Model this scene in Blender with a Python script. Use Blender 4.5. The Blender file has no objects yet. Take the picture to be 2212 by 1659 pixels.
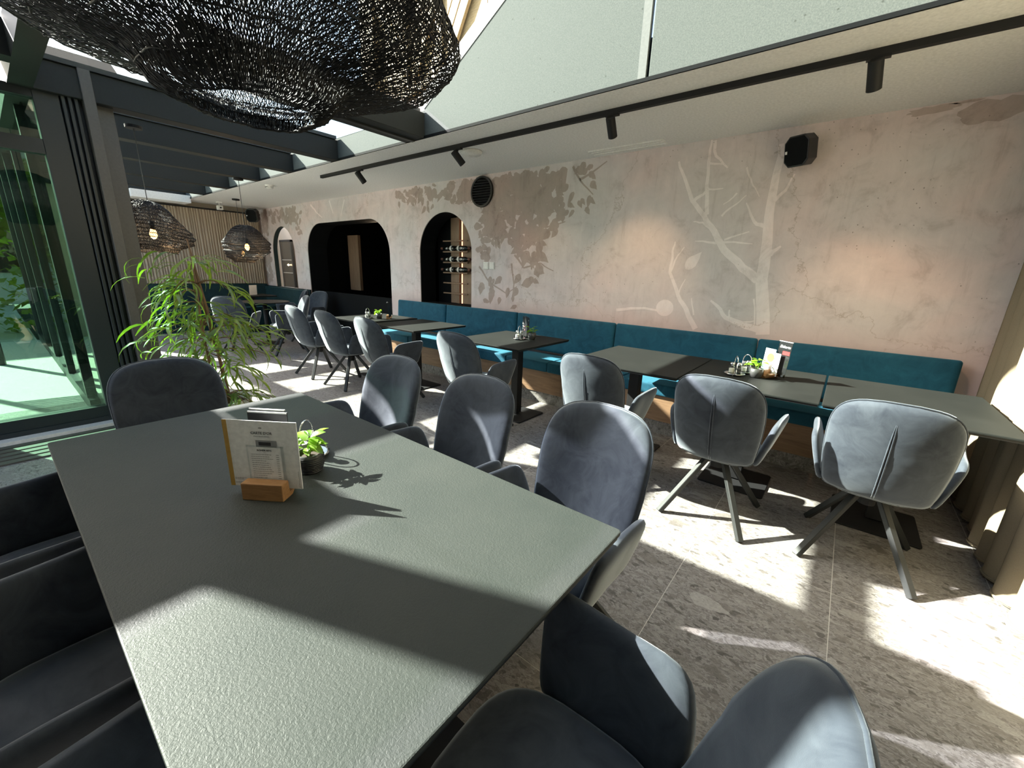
import bpy, bmesh, math, random
import numpy as np
from mathutils import Vector, Matrix
random.seed(7)
RNG = np.random.default_rng(11)
PI = math.pi
scn = bpy.context.scene
COL = scn.collection

# ------------------------------------------------------------------ camera, world, sun, exposure
cam_d = bpy.data.cameras.new('camera')
cam = bpy.data.objects.new('camera', cam_d); COL.objects.link(cam)
cam_d.sensor_width = 36.0; cam_d.sensor_fit = 'HORIZONTAL'
cam_d.lens = 36.0 * 886.76 / 2212.0
cam_d.clip_start = 0.02; cam_d.clip_end = 300
R_ = Vector((0.77899074, 0.6262229, 0.03191099)); U_ = Vector((-0.18983796, 0.18703412, 0.96383598)); F_ = Vector((-0.59760772, 0.75687721, -0.26457872))
m = Matrix((R_, U_, -F_)).transposed().to_4x4(); m.translation = Vector((0, 0, 1.40))
cam.matrix_world = m
scn.camera = cam

SUN_AZ, SUN_EL = math.radians(21.0), math.radians(33.0)
SUND = Vector((math.cos(SUN_AZ) * math.cos(SUN_EL), math.sin(SUN_AZ) * math.cos(SUN_EL), -math.sin(SUN_EL)))
world = bpy.data.worlds.new('world'); scn.world = world; world.use_nodes = True
wn = world.node_tree; wn.nodes.clear()
wo = wn.nodes.new('ShaderNodeOutputWorld'); wb = wn.nodes.new('ShaderNodeBackground'); ws = wn.nodes.new('ShaderNodeTexSky')
ws.sky_type = 'NISHITA'; ws.sun_disc = False; ws.sun_elevation = SUN_EL
ws.sun_rotation = math.radians(180 + 90) - SUN_AZ   # sky glow on the sun's side (from -x)
ws.air_density = 1.0; ws.dust_density = 2.0; ws.ozone_density = 1.0
wb.inputs['Strength'].default_value = 0.50
wn.links.new(ws.outputs[0], wb.inputs[0]); wn.links.new(wb.outputs[0], wo.inputs[0])
sun_d = bpy.data.lights.new('sun', 'SUN'); sun_d.energy = 30.0; sun_d.angle = math.radians(0.55); sun_d.color = (1.0, 0.975, 0.92)
sun = bpy.data.objects.new('sun', sun_d); COL.objects.link(sun)
sun.rotation_euler = SUND.to_track_quat('-Z', 'Y').to_euler(); sun.location = (-9, -4, 8)
vs = scn.view_settings
vs.view_transform = 'Standard'; vs.look = 'None'; vs.gamma = 1.0; vs.use_curve_mapping = False
vs.exposure = 0.32
scn.cycles.max_bounces = 9; scn.cycles.diffuse_bounces = 4; scn.cycles.glossy_bounces = 3
scn.cycles.transparent_max_bounces = 24; scn.cycles.caustics_reflective = False; scn.cycles.caustics_refractive = False
scn.cycles.use_denoising = True
scn.cycles.sample_clamp_indirect = 6.0

# ------------------------------------------------------------------ helpers
def link(o, parent=None):
    COL.objects.link(o)
    if parent is not None: o.parent = parent
    return o
def tag(o, label=None, cat=None, group=None, kind=None):
    if label: o['label'] = label
    if cat: o['category'] = cat
    if group: o['group'] = group
    if kind: o['kind'] = kind
    return o
def empty(name, label, cat, loc=(0, 0, 0), rz=0.0, group=None):
    o = bpy.data.objects.new(name, None); o.empty_display_size = 0.05
    o.location = loc; o.rotation_euler = (0, 0, rz); link(o)
    return tag(o, label, cat, group)

class MB:
    def __init__(s): s.v = []; s.f = []
    def add(s, v, f):
        b = len(s.v); s.v += [tuple(map(float, p)) for p in v]; s.f += [tuple(b + i for i in q) for q in f]; return s
    def box(s, lo, hi, M=None):
        x0, y0, z0 = lo; x1, y1, z1 = hi
        v = [(x0, y0, z0), (x1, y0, z0), (x1, y1, z0), (x0, y1, z0), (x0, y0, z1), (x1, y0, z1), (x1, y1, z1), (x0, y1, z1)]
        if M is not None: v = [M @ Vector(p) for p in v]
        return s.add(v, [(0, 3, 2, 1), (4, 5, 6, 7), (0, 1, 5, 4), (1, 2, 6, 5), (2, 3, 7, 6), (3, 0, 4, 7)])
    def bar(s, a, b, w, h=None, up=(0, 0, 1), ex=0.0):
        """rectangular bar from a to b, w wide (sideways) and h high"""
        a = Vector(a); b = Vector(b); h = h or w; d = (b - a).normalized()
        a = a - d * ex; b = b + d * ex
        up = Vector(up)
        if abs(d.dot(up)) > 0.98: up = Vector((1, 0, 0))
        sd = d.cross(up).normalized(); u = sd.cross(d).normalized()
        v = []
        for p in (a, b):
            for i, j in ((-1, -1), (1, -1), (1, 1), (-1, 1)): v.append(p + sd * (w / 2 * i) + u * (h / 2 * j))
        return s.add(v, [(0, 1, 2, 3), (7, 6, 5, 4), (0, 4, 5, 1), (1, 5, 6, 2), (2, 6, 7, 3), (3, 7, 4, 0)])
    def tube(s, pts, r, n=8, closed=False, cap=True):
        pts = [Vector(p) for p in pts]; N = len(pts); rr = r if hasattr(r, '__len__') else [r] * N
        v = []; prev = None
        for i, p in enumerate(pts):
            if closed: d = pts[(i + 1) % N] - pts[i - 1]
            else: d = pts[min(i + 1, N - 1)] - pts[max(i - 1, 0)]
            d.normalize()
            if prev is None:
                ref = Vector((0, 0, 1)) if abs(d.z) < 0.9 else Vector((1, 0, 0))
                sd = d.cross(ref).normalized()
            else:
                sd = (prev - d * prev.dot(d)).normalized()
            prev = sd; u = d.cross(sd)
            for k in range(n):
                a = 2 * PI * k / n; v.append(p + (sd * math.cos(a) + u * math.sin(a)) * rr[i])
        f = []
        M_ = N if closed else N - 1
        for i in range(M_):
            for k in range(n):
                j = (i + 1) % N; k2 = (k + 1) % n
                f.append((i * n + k, i * n + k2, j * n + k2, j * n + k))
        if cap and not closed:
            f.append(tuple(range(n - 1, -1, -1))); f.append(tuple((N - 1) * n + k for k in range(n)))
        return s.add(v, f)
    def lathe(s, prof, n=24, c=(0, 0, 0), capb=True, capt=True):
        v = []; P = len(prof)
        for r, z in prof:
            for k in range(n):
                a = 2 * PI * k / n; v.append((c[0] + r * math.cos(a), c[1] + r * math.sin(a), c[2] + z))
        f = []
        for i in range(P - 1):
            for k in range(n):
                k2 = (k + 1) % n; f.append((i * n + k, i * n + k2, (i + 1) * n + k2, (i + 1) * n + k))
        if capb: f.append(tuple(range(n - 1, -1, -1)))
        if capt: f.append(tuple((P - 1) * n + k for k in range(n)))
        return s.add(v, f)
    def prism(s, poly, axis, lo, hi):
        """extrude a 2D polygon; axis 'x': poly=(y,z), 'y': poly=(x,z), 'z': poly=(x,y)"""
        def P(p, t):
            return {'x': (t, p[0], p[1]), 'y': (p[0], t, p[1]), 'z': (p[0], p[1], t)}[axis]
        n = len(poly); v = [P(p, lo) for p in poly] + [P(p, hi) for p in poly]
        f = [tuple(range(n - 1, -1, -1)), tuple(range(n, 2 * n))] + [(i, (i + 1) % n, n + (i + 1) % n, n + i) for i in range(n)]
        return s.add(v, f)
    def mesh(s, name, mat, smooth=False, bevel=0.0, seg=2, fix=True):
        me = bpy.data.meshes.new(name); me.from_pydata(s.v, [], s.f)
        if fix or bevel:
            bm = bmesh.new(); bm.from_mesh(me)
            bmesh.ops.recalc_face_normals(bm, faces=bm.faces)
            if bevel:
                es = [e for e in bm.edges if len(e.link_faces) == 2 and e.calc_face_angle(0) > 0.6]
                bmesh.ops.bevel(bm, geom=es, offset=bevel, offset_type='OFFSET', segments=seg, profile=0.6, affect='EDGES', clamp_overlap=True)
            bm.to_mesh(me); bm.free()
        if smooth: me.polygons.foreach_set('use_smooth', [True] * len(me.polygons))
        if mat: me.materials.append(mat)
        me.update(); return me
    def obj(s, name, mat, parent=None, smooth=False, bevel=0.0, seg=2, fix=True):
        return link(bpy.data.objects.new(name, s.mesh(name, mat, smooth, bevel, seg, fix)), parent)
def smooth_by_angle(me, ang=0.7):
    me.polygons.foreach_set('use_smooth', [True] * len(me.polygons))
    try: me.set_sharp_from_angle(angle=ang)
    except Exception: pass
def copy_tree(o, parent=None):
    c = o.copy(); COL.objects.link(c)
    if parent is not None: c.parent = parent
    for ch in list(o.children): copy_tree(ch, c)
    return c
def rounded(w, h, r, n=6, c=(0, 0)):
    """rounded rectangle polygon; r may be 4 radii (tr, tl, bl, br)"""
    rs = r if hasattr(r, '__len__') else [r] * 4
    out = []
    for (sx, sy, a0, rr) in ((1, 1, 0, rs[0]), (-1, 1, 90, rs[1]), (-1, -1, 180, rs[2]), (1, -1, 270, rs[3])):
        cx = c[0] + sx * (w / 2 - rr); cy = c[1] + sy * (h / 2 - rr)
        for k in range(n + 1):
            a = math.radians(a0 + 90 * k / n); out.append((cx + rr * math.cos(a), cy + rr * math.sin(a)))
    return out
def pillow(outline, cen, fmap, T, nrm, rings=(0.0, .3, .6, .8, .9, .96, 1.0), p=6, Tb=None):
    """padded panel: outline (2D) mapped to 3D by fmap, thickened +-T along nrm with rounded rim"""
    mb = MB(); N = len(outline); Tb = T if Tb is None else Tb
    V = []; idx = {}
    for side, TT in ((1, T), (-1, Tb)):
        for ri, s in enumerate(rings):
            h = TT * max(0.0, 1 - s ** p) ** 0.5
            for k in range(N):
                if ri == 0 and k > 0: idx[side, ri, k] = idx[side, 0, 0]; continue
                if s >= 1.0 and side == -1: idx[side, ri, k] = idx[1, ri, k]; continue
                q = (cen[0] + s * (outline[k][0] - cen[0]), cen[1] + s * (outline[k][1] - cen[1]))
                P = Vector(fmap(q)); n = Vector(nrm(q) if callable(nrm) else nrm).normalized()
                idx[side, ri, k] = len(V); V.append(P + n * (h * side))
    F = []
    for side in (1, -1):
        for ri in range(len(rings) - 1):
            for k in range(N):
                k2 = (k + 1) % N
                q = [idx[side, ri, k], idx[side, ri, k2], idx[side, ri + 1, k2], idx[side, ri + 1, k]]
                q2 = []
                for i in q:
                    if i not in q2: q2.append(i)
                if len(q2) > 2: F.append(tuple(q2 if side == 1 else q2[::-1]))
    mb.add(V, F); return mb

# ------------------------------------------------------------------ materials
def newmat(name):
    mt = bpy.data.materials.new(name); mt.use_nodes = True
    nt = mt.node_tree; b = nt.nodes['Principled BSDF']; return mt, nt, b
def N(nt, t, **kw):
    n = nt.nodes.new(t)
    for k, v in kw.items(): setattr(n, k, v)
    return n
def ramp(nt, src, stops):
    r = N(nt, 'ShaderNodeValToRGB'); e = r.color_ramp.elements
    while len(e) < len(stops): e.new(0.5)
    for el, (p, c) in zip(e, stops):
        el.position = p; el.color = (*c, 1) if len(c) == 3 else c
    nt.links.new(src, r.inputs[0]); return r
def coords(nt, scale=(1, 1, 1), kind='Object', rot=(0, 0, 0)):
    tc = N(nt, 'ShaderNodeTexCoord'); mp = N(nt, 'ShaderNodeMapping'); mp.inputs['Scale'].default_value = scale; mp.inputs['Rotation'].default_value = rot
    nt.links.new(tc.outputs[kind], mp.inputs[0]); return mp.outputs[0]
def world_coords(nt, scale=(1, 1, 1)):
    g = N(nt, 'ShaderNodeNewGeometry'); mp = N(nt, 'ShaderNodeMapping'); mp.inputs['Scale'].default_value = scale
    nt.links.new(g.outputs['Position'], mp.inputs[0]); return mp.outputs[0]
def noise(nt, vec, sc, det=4, rough=.6, dist=0):
    n = N(nt, 'ShaderNodeTexNoise'); n.inputs['Scale'].default_value = sc; n.inputs['Detail'].default_value = det
    n.inputs['Roughness'].default_value = rough; n.inputs['Distortion'].default_value = dist
    nt.links.new(vec, n.inputs['Vector']); return n
def mixc(nt, fac, a, b, mode='MIX'):
    mx = N(nt, 'ShaderNodeMix', data_type='RGBA', blend_type=mode)
    for sock, val in ((0, fac), (6, a), (7, b)):
        if hasattr(val, 'links'): nt.links.new(val, mx.inputs[sock])
        elif sock == 0: mx.inputs[0].default_value = val
        else: mx.inputs[sock].default_value = (*val, 1)
    return mx.outputs[2]
def bump(nt, b, h, strength=.3, dist=.01):
    bn = N(nt, 'ShaderNodeBump'); bn.inputs['Strength'].default_value = strength; bn.inputs['Distance'].default_value = dist
    nt.links.new(h, bn.inputs['Height']); nt.links.new(bn.outputs[0], b.inputs['Normal']); return bn
def plain(name, col, rough=.5, metal=0.0, spec=.5, emit=None, estr=0.0):
    mt, nt, b = newmat(name)
    b.inputs['Base Color'].default_value = (*col, 1); b.inputs['Roughness'].default_value = rough; b.inputs['Metallic'].default_value = metal
    b.inputs['Specular IOR Level'].default_value = spec
    if emit: b.inputs['Emission Color'].default_value = (*emit, 1); b.inputs['Emission Strength'].default_value = estr
    # fine procedural variation so no surface is perfectly flat
    v = coords(nt, (1, 1, 1)); n = noise(nt, v, 60, 3)
    r = ramp(nt, n.outputs[0], [(0.3, tuple(c * .9 for c in col)), (0.7, tuple(min(1, c * 1.08) for c in col))])
    nt.links.new(r.outputs[0], b.inputs['Base Color'])
    return mt
def velvet(name, dark, light, sheen=.6, sheen_tint=(.7, .8, .85)):
    mt, nt, b = newmat(name)
    v = world_coords(nt, (1, 1, 1)); n1 = noise(nt, v, 9, 5, .65, 1.2); n2 = noise(nt, v, 2.2, 2, .5, .4)
    add = N(nt, 'ShaderNodeMath', operation='MULTIPLY_ADD'); nt.links.new(n2.outputs[0], add.inputs[0]); add.inputs[1].default_value = .5
    nt.links.new(n1.outputs[0], add.inputs[2])
    r = ramp(nt, add.outputs[0], [(.45, dark), (.98, light)])
    nt.links.new(r.outputs[0], b.inputs['Base Color'])
    b.inputs['Roughness'].default_value = .75; b.inputs['Specular IOR Level'].default_value = .25
    b.inputs['Sheen Weight'].default_value = sheen; b.inputs['Sheen Roughness'].default_value = .35; b.inputs['Sheen Tint'].default_value = (*sheen_tint, 1)
    w = noise(nt, world_coords(nt, (1, 1, .5)), 900, 2); bump(nt, b, w.outputs[0], .12, .002)
    return mt
M = {}
M['velvet_grey'] = velvet('grey_blue_velvet', (.019, .025, .038), (.060, .072, .090), 1.0, (.75, .82, .88))
M['velvet_teal'] = velvet('petrol_velvet', (.005, .052, .090), (.015, .108, .170), .5, (.22, .66, .85))
M['velvet_dark'] = velvet('dark_petrol_velvet', (.006, .022, .028), (.014, .045, .055), .3, (.2, .5, .55))
M['black_metal'] = plain('black_powder_coat', (.012, .012, .013), .6, 0, .3)
M['strip_grey'] = plain('pale_cover_strip', (.155, .165, .162), .7, 0, .2)
M['leg_metal'] = plain('dark_leg_metal', (.019, .021, .021), .5)
M['grey_metal'] = plain('anthracite_metal', (.024, .026, .025), .6, 0, .3)
M['taupe_metal'] = plain('taupe_lacquer', (.105, .095, .086), .5)
M['frame_blue'] = plain('dark_window_frame', (.012, .019, .023), .45)
M['dark_frame'] = plain('dark_profile', (.02, .022, .022), .45)
M['white_paint'] = plain('white_ceiling_paint', (.88, .865, .85), .75)
M['white_plastic'] = plain('white_plastic', (.82, .81, .78), .4)
M['black_plastic'] = plain('black_plastic', (.012, .012, .013), .4)
M['chrome'] = plain('chrome', (.72, .73, .72), .12, 1.0)
M['bottle_glass'] = plain('dark_bottle_glass', (.010, .012, .010), .12)
M['label_white'] = plain('white_label_paper', (.80, .79, .76), .6)
M['cork_red'] = plain('brown_capsule', (.16, .06, .04), .4)
M['paper'] = plain('white_card', (.90, .915, .93), .55)
M['paper_gold'] = plain('gold_card_edge', (.48, .30, .07), .5)
M['ink'] = plain('black_ink', (.04, .04, .045), .6)
M['ink_grey'] = plain('grey_ink', (.28, .29, .30), .6)
M['black_card'] = plain('black_card', (.012, .012, .013), .35)
M['chalk'] = plain('white_print', (.85, .85, .85), .6)
M['red_print'] = plain('red_print', (.55, .04, .04), .5)
M['pink_print'] = plain('pink_print', (.60, .22, .26), .5)
M['orange_print'] = plain('orange_print', (.75, .28, .05), .5)
M['sky_print'] = plain('turquoise_print', (.12, .52, .58), .5)
M['cream'] = plain('cream_wall_paint', (.50, .43, .34), .7)
M['black_wall'] = plain('black_panelling', (.005, .006, .007), .85, 0, .15)
M['teal_jamb'] = plain('dark_teal_reveal', (.010, .030, .034), .5)
M['soil'] = plain('potting_soil', (.045, .030, .020), .95)
M['pot_white'] = plain('pale_planter', (.70, .68, .64), .55)
M['pot_grey'] = plain('grey_pot', (.050, .052, .050), .4)
M['salt'] = plain('salt', (.85, .83, .72), .7)
M['bulb'] = plain('warm_bulb', (1, .8, .5), .3, 0, .5, (1.0, .50, .15), 7.0)
M['led'] = plain('warm_led_strip', (1, .6, .4), .3, 0, .5, (1.0, .50, .30), 1.6)
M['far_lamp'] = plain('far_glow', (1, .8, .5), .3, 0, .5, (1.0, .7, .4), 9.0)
M['grout'] = plain('floor_grout', (.62, .59, .55), .8)
M['wire'] = plain('black_wire', (.010, .010, .011), .55, 0, .35)
M['hedge_mat'] = plain('dark_hedge', (.015, .035, .015), .8)
M['stucco'] = plain('pale_render', (.62, .62, .58), .8)
M['orange_wood'] = plain('orange_wood', (.45, .20, .08), .6)

def glass(name, tint, ref=1.0, rough=0.0):
    mt = bpy.data.materials.new(name); mt.use_nodes = True; nt = mt.node_tree; nt.nodes.clear()
    o = N(nt, 'ShaderNodeOutputMaterial'); mx = N(nt, 'ShaderNodeMixShader'); t = N(nt, 'ShaderNodeBsdfTransparent'); g = N(nt, 'ShaderNodeBsdfGlossy'); fr = N(nt, 'ShaderNodeLayerWeight')
    t.inputs[0].default_value = (*tint, 1); g.inputs['Roughness'].default_value = rough; fr.inputs[0].default_value = .5
    pw = N(nt, 'ShaderNodeMath', operation='POWER'); pw.inputs[1].default_value = 5.0; nt.links.new(fr.outputs['Facing'], pw.inputs[0])
    mu = N(nt, 'ShaderNodeMath', operation='MULTIPLY_ADD'); mu.inputs[1].default_value = min(1.0, .9 * ref); mu.inputs[2].default_value = .035 * ref
    mu.use_clamp = True
    nt.links.new(pw.outputs[0], mu.inputs[0]); nt.links.new(mu.outputs[0], mx.inputs[0])
    nt.links.new(t.outputs[0], mx.inputs[1]); nt.links.new(g.outputs[0], mx.inputs[2]); nt.links.new(mx.outputs[0], o.inputs[0])
    return mt
M['roof_glass'] = glass('roof_glass', (.92, .95, .91), .8)
M['dimming_glass_grey'] = glass('grey_dimming_glass', (.42, .43, .45), .8)
M['dimming_glass_green'] = glass('green_dimming_glass', (.08, .16, .11), 1.0)
M['door_glass'] = glass('green_solar_glass', (.40, .57, .46), 2.2)
M['clear_glass'] = glass('clear_glass', (.93, .95, .94), 1.5)
M['card_acrylic'] = glass('clear_acrylic', (.95, .97, .97), 1.2)

def wood(name, a, b2, scale=(1.5, 14, 14), rough=.5, kind='Object'):
    mt, nt, b = newmat(name)
    v = coords(nt, scale, kind); n = noise(nt, v, 2.2, 8, .6, 1.5); n2 = noise(nt, v, 9, 4, .5, .3)
    mm = N(nt, 'ShaderNodeMath', operation='MULTIPLY_ADD'); nt.links.new(n2.outputs[0], mm.inputs[0]); mm.inputs[1].default_value = .4; nt.links.new(n.outputs[0], mm.inputs[2])
    oi = N(nt, 'ShaderNodeObjectInfo'); ad = N(nt, 'ShaderNodeMath', operation='MULTIPLY_ADD'); nt.links.new(oi.outputs['Random'], ad.inputs[0]); ad.inputs[1].default_value = .18; nt.links.new(mm.outputs[0], ad.inputs[2])
    r = ramp(nt, ad.outputs[0], [(.4, a), (1.0, b2)]); nt.links.new(r.outputs[0], b.inputs['Base Color'])
    b.inputs['Roughness'].default_value = rough; bump(nt, b, n.outputs[0], .15, .003); return mt
M['bench_wood'] = wood('oak_front', (.155, .085, .045), (.30, .185, .105), (1.2, 10, 10))
M['holder_wood'] = wood('bamboo', (.20, .095, .035), (.40, .215, .090), (6, 30, 60))
M['rack_wood'] = wood('rack_wood', (.17, .105, .065), (.29, .19, .12), (10, 10, 1.2))
M['chalet_wood'] = wood('sunlit_larch', (.20, .13, .06), (.42, .31, .17), (2, 12, 12), .7)
M['soffit_wood'] = wood('brown_soffit', (.08, .043, .02), (.17, .10, .05), (2, 12, 12), .6)
M['deck_wood'] = wood('grey_deck', (.05, .045, .042), (.11, .10, .09), (14, 2, 14), .6)

# dark textured table top
def table_mat(name, a, c, sc=1.0, st=.35, sp=.28):
    mt, nt, b = newmat(name); v = world_coords(nt)
    n = noise(nt, v, 3.5, 4, .6); r = ramp(nt, n.outputs[0], [(.3, a), (.75, c)]); nt.links.new(r.outputs[0], b.inputs['Base Color'])
    b.inputs['Roughness'].default_value = .58; b.inputs['Specular IOR Level'].default_value = sp
    h = noise(nt, v, 190 * sc, 3, .62, .6); bump(nt, b, h.outputs[0], st, .004); return mt
M['table_top'] = table_mat('textured_table_top', (.029, .035, .032), (.040, .045, .041))
M['wall_table_top'] = table_mat('smooth_table_top', (.014, .0155, .0145), (.020, .0215, .020), .7, .12, .10)

# stone floor tile
def stone(name, tint=(1, 1, 1)):
    mt, nt, b = newmat(name)
    g = N(nt, 'ShaderNodeNewGeometry'); oi = N(nt, 'ShaderNodeObjectInfo')
    cb = N(nt, 'ShaderNodeCombineXYZ'); mul = N(nt, 'ShaderNodeMath', operation='MULTIPLY'); mul.inputs[1].default_value = 37.0
    nt.links.new(oi.outputs['Random'], mul.inputs[0]); nt.links.new(mul.outputs[0], cb.inputs[2])
    ad = N(nt, 'ShaderNodeVectorMath', operation='ADD'); nt.links.new(g.outputs['Position'], ad.inputs[0]); nt.links.new(cb.outputs[0], ad.inputs[1])
    mp = N(nt, 'ShaderNodeMapping'); mp.inputs['Scale'].default_value = (1.0, 1.9, 1.0); mp.inputs['Rotation'].default_value = (0, 0, .15); nt.links.new(ad.outputs[0], mp.inputs[0])
    wv = noise(nt, mp.outputs[0], 7, 4, .6); wa = N(nt, 'ShaderNodeMix', data_type='VECTOR'); wa.inputs[0].default_value = .10
    nt.links.new(mp.outputs[0], wa.inputs[4]); nt.links.new(wv.outputs[1], wa.inputs[5])
    vec = wa.outputs[1]
    def vor(sc, rnd=1.0):
        q = N(nt, 'ShaderNodeTexVoronoi'); q.inputs['Scale'].default_value = sc; q.inputs['Randomness'].default_value = rnd; nt.links.new(vec, q.inputs['Vector']); return q
    v1 = vor(10.0); v2 = vor(46); v3 = vor(130)
    s1 = N(nt, 'ShaderNodeSeparateColor'); nt.links.new(v1.outputs['Color'], s1.inputs[0])
    s2 = N(nt, 'ShaderNodeSeparateColor'); nt.links.new(v2.outputs['Color'], s2.inputs[0])
    s3 = N(nt, 'ShaderNodeSeparateColor'); nt.links.new(v3.outputs['Color'], s3.inputs[0])
    T = lambda c: tuple(x * t for x, t in zip(c, tint))
    base = ramp(nt, s3.outputs[0], [(0, T((.22, .205, .19))), (.5, T((.36, .34, .32))), (1, T((.48, .46, .44)))])
    c2 = ramp(nt, s2.outputs[1], [(0, T((.12, .11, .10))), (.15, T((.24, .22, .20))), (.5, T((.37, .35, .32))), (1, T((.50, .48, .45)))])
    k2 = ramp(nt, s2.outputs[0], [(.50, (0, 0, 0)), (.58, (.85, .85, .85))])
    c = mixc(nt, k2.outputs[0], base.outputs[0], c2.outputs[0])
    c1 = ramp(nt, s1.outputs[1], [(0, T((.16, .145, .13))), (.3, T((.30, .28, .25))), (1, T((.60, .585, .55)))])
    k1 = ramp(nt, s1.outputs[0], [(.88, (0, 0, 0)), (.91, (.75, .75, .75))])
    c = mixc(nt, k1.outputs[0], c, c1.outputs[0])
    nn = noise(nt, vec, 130, 3, .7); nr = ramp(nt, nn.outputs[0], [(.3, (.72, .72, .72)), (.65, (1.1, 1.1, 1.1))])
    c = mixc(nt, 1.0, c, nr.outputs[0], 'MULTIPLY')
    nt.links.new(c, b.inputs['Base Color']); b.inputs['Roughness'].default_value = .48; b.inputs['Specular IOR Level'].default_value = .4
    bump(nt, b, nn.outputs[0], .08, .002); return mt
M['stone'] = stone('breccia_tile', (.77, .75, .76)); M['stone_skirt'] = stone('breccia_skirting', (.6, .6, .6))
M['terrace'] = plain('terrace_slab', (.46, .47, .40), .8)

# mural wallpaper: pale aged concrete, tint <1 for the printed leaves, >1 for the printed tree
def concrete(name, mulc):
    mt, nt, b = newmat(name); v = world_coords(nt)
    big = noise(nt, v, .75, 3, .55, .3); r = ramp(nt, big.outputs[0], [(.30, (.68, .665, .655)), (.46, (.72, .67, .67)), (.60, (.78, .66, .65)), (.75, (.72, .68, .69))])
    sv = world_coords(nt, (15, 1, 1.7)); st = noise(nt, sv, 1.0, 6, .7); sr = ramp(nt, st.outputs[0], [(.26, (.80, .79, .78)), (.42, (.97, .97, .97)), (.60, (1.0, 1.0, 1.0)), (.74, (1.06, 1.055, 1.05))])
    c = mixc(nt, 1.0, r.outputs[0], sr.outputs[0], 'MULTIPLY')
    md = noise(nt, v, 4.5, 6, .7, .6); mr = ramp(nt, md.outputs[0], [(.30, (.78, .765, .75)), (.45, (.96, .955, .95)), (.65, (1.05, 1.045, 1.04))]); c = mixc(nt, 1.0, c, mr.outputs[0], 'MULTIPLY')
    # pores
    vo = N(nt, 'ShaderNodeTexVoronoi'); vo.inputs['Scale'].default_value = 24; nt.links.new(world_coords(nt, (1, 1, .8)), vo.inputs['Vector'])
    pr = ramp(nt, vo.outputs['Distance'], [(.07, (.45, .43, .40)), (.11, (1, 1, 1))])
    gate = noise(nt, v, 1.6, 2); gr = ramp(nt, gate.outputs[0], [(.48, (0, 0, 0)), (.56, (.9, .9, .9))])
    pc = mixc(nt, gr.outputs[0], (1, 1, 1), pr.outputs[0]); c = mixc(nt, 1.0, c, pc, 'MULTIPLY')
    # hairline cracks
    wv = noise(nt, v, 3.0, 5, .65); wa = N(nt, 'ShaderNodeMix', data_type='VECTOR'); wa.inputs[0].default_value = .35
    nt.links.new(v, wa.inputs[4]); nt.links.new(wv.outputs[1], wa.inputs[5])
    ce = N(nt, 'ShaderNodeTexVoronoi', feature='DISTANCE_TO_EDGE'); ce.inputs['Scale'].default_value = .9; nt.links.new(wa.outputs[1], ce.inputs['Vector'])
    cr = ramp(nt, ce.outputs['Distance'], [(.0015, (.74, .71, .67)), (.004, (1, 1, 1))]); c = mixc(nt, 1.0, c, cr.outputs[0], 'MULTIPLY')
    # pink wash along the foot of the print
    sx = N(nt, 'ShaderNodeSeparateXYZ'); nt.links.new(v, sx.inputs[0])
    zr = ramp(nt, sx.outputs[2], [(.0, (0, 0, 0)), (1.0, (1, 1, 1))])
    mz = N(nt, 'ShaderNodeMapRange'); mz.inputs[1].default_value = .90; mz.inputs[2].default_value = 1.10; mz.inputs[3].default_value = .55; mz.inputs[4].default_value = 0.0
    nt.links.new(sx.outputs[2], mz.inputs[0]); c = mixc(nt, mz.outputs[0], c, (.66, .47, .43))
    if mulc != (1, 1, 1): c = mixc(nt, 1.0, c, mulc, 'MULTIPLY')
    nt.links.new(c, b.inputs['Base Color']); b.inputs['Roughness'].default_value = .8; b.inputs['Specular IOR Level'].default_value = .2
    bump(nt, b, md.outputs[0], .06, .004); return mt
M['mural'] = concrete('mural_wallpaper', (1, 1, 1)); M['mural_leaf'] = concrete('mural_leaf_print', (.66, .60, .55)); M['mural_tree'] = concrete('mural_tree_print', (1.26, 1.27, 1.27)); M['mural_stain'] = concrete('mural_stain_print', (.74, .70, .66))

# speckled upstand panel
mt, nt, b = newmat('speckled_panel'); v = world_coords(nt)
n1 = noise(nt, v, 160, 2, .5); r1 = ramp(nt, n1.outputs[0], [(.25, (.085, .098, .095)), (.5, (.105, .118, .114)), (.75, (.13, .143, .138))])
vo = N(nt, 'ShaderNodeTexVoronoi'); vo.inputs['Scale'].default_value = 11; nt.links.new(v, vo.inputs['Vector']); vr = ramp(nt, vo.outputs['Distance'], [(.045, (.6, .6, .58)), (.07, (1, 1, 1))])
nt.links.new(mixc(nt, 1.0, r1.outputs[0], vr.outputs[0], 'MULTIPLY'), b.inputs['Base Color']); b.inputs['Roughness'].default_value = .8; b.inputs['Specular IOR Level'].default_value = .12; M['panel'] = mt

# curtain cloth (woven, lets a little light through)
def cloth(name, col, trans=.25):
    mt, nt, b = newmat(name); nt.nodes.remove(b); o = nt.nodes['Material Output']
    v = world_coords(nt, (420, 420, 420)); n = noise(nt, v, 1, 2); r = ramp(nt, n.outputs[0], [(.3, tuple(c * .86 for c in col)), (.7, tuple(min(1, c * 1.08) for c in col))])
    d = N(nt, 'ShaderNodeBsdfDiffuse'); t = N(nt, 'ShaderNodeBsdfTranslucent'); mx = N(nt, 'ShaderNodeMixShader'); mx.inputs[0].default_value = trans
    nt.links.new(r.outputs[0], d.inputs[0]); nt.links.new(r.outputs[0], t.inputs[0]); nt.links.new(d.outputs[0], mx.inputs[1]); nt.links.new(t.outputs[0], mx.inputs[2]); nt.links.new(mx.outputs[0], o.inputs[0]); return mt
M['curtain'] = cloth('beige_curtain_cloth', (.34, .285, .205)); M['curtain_far'] = cloth('taupe_curtain_cloth', (.62, .52, .41), .35)

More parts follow.
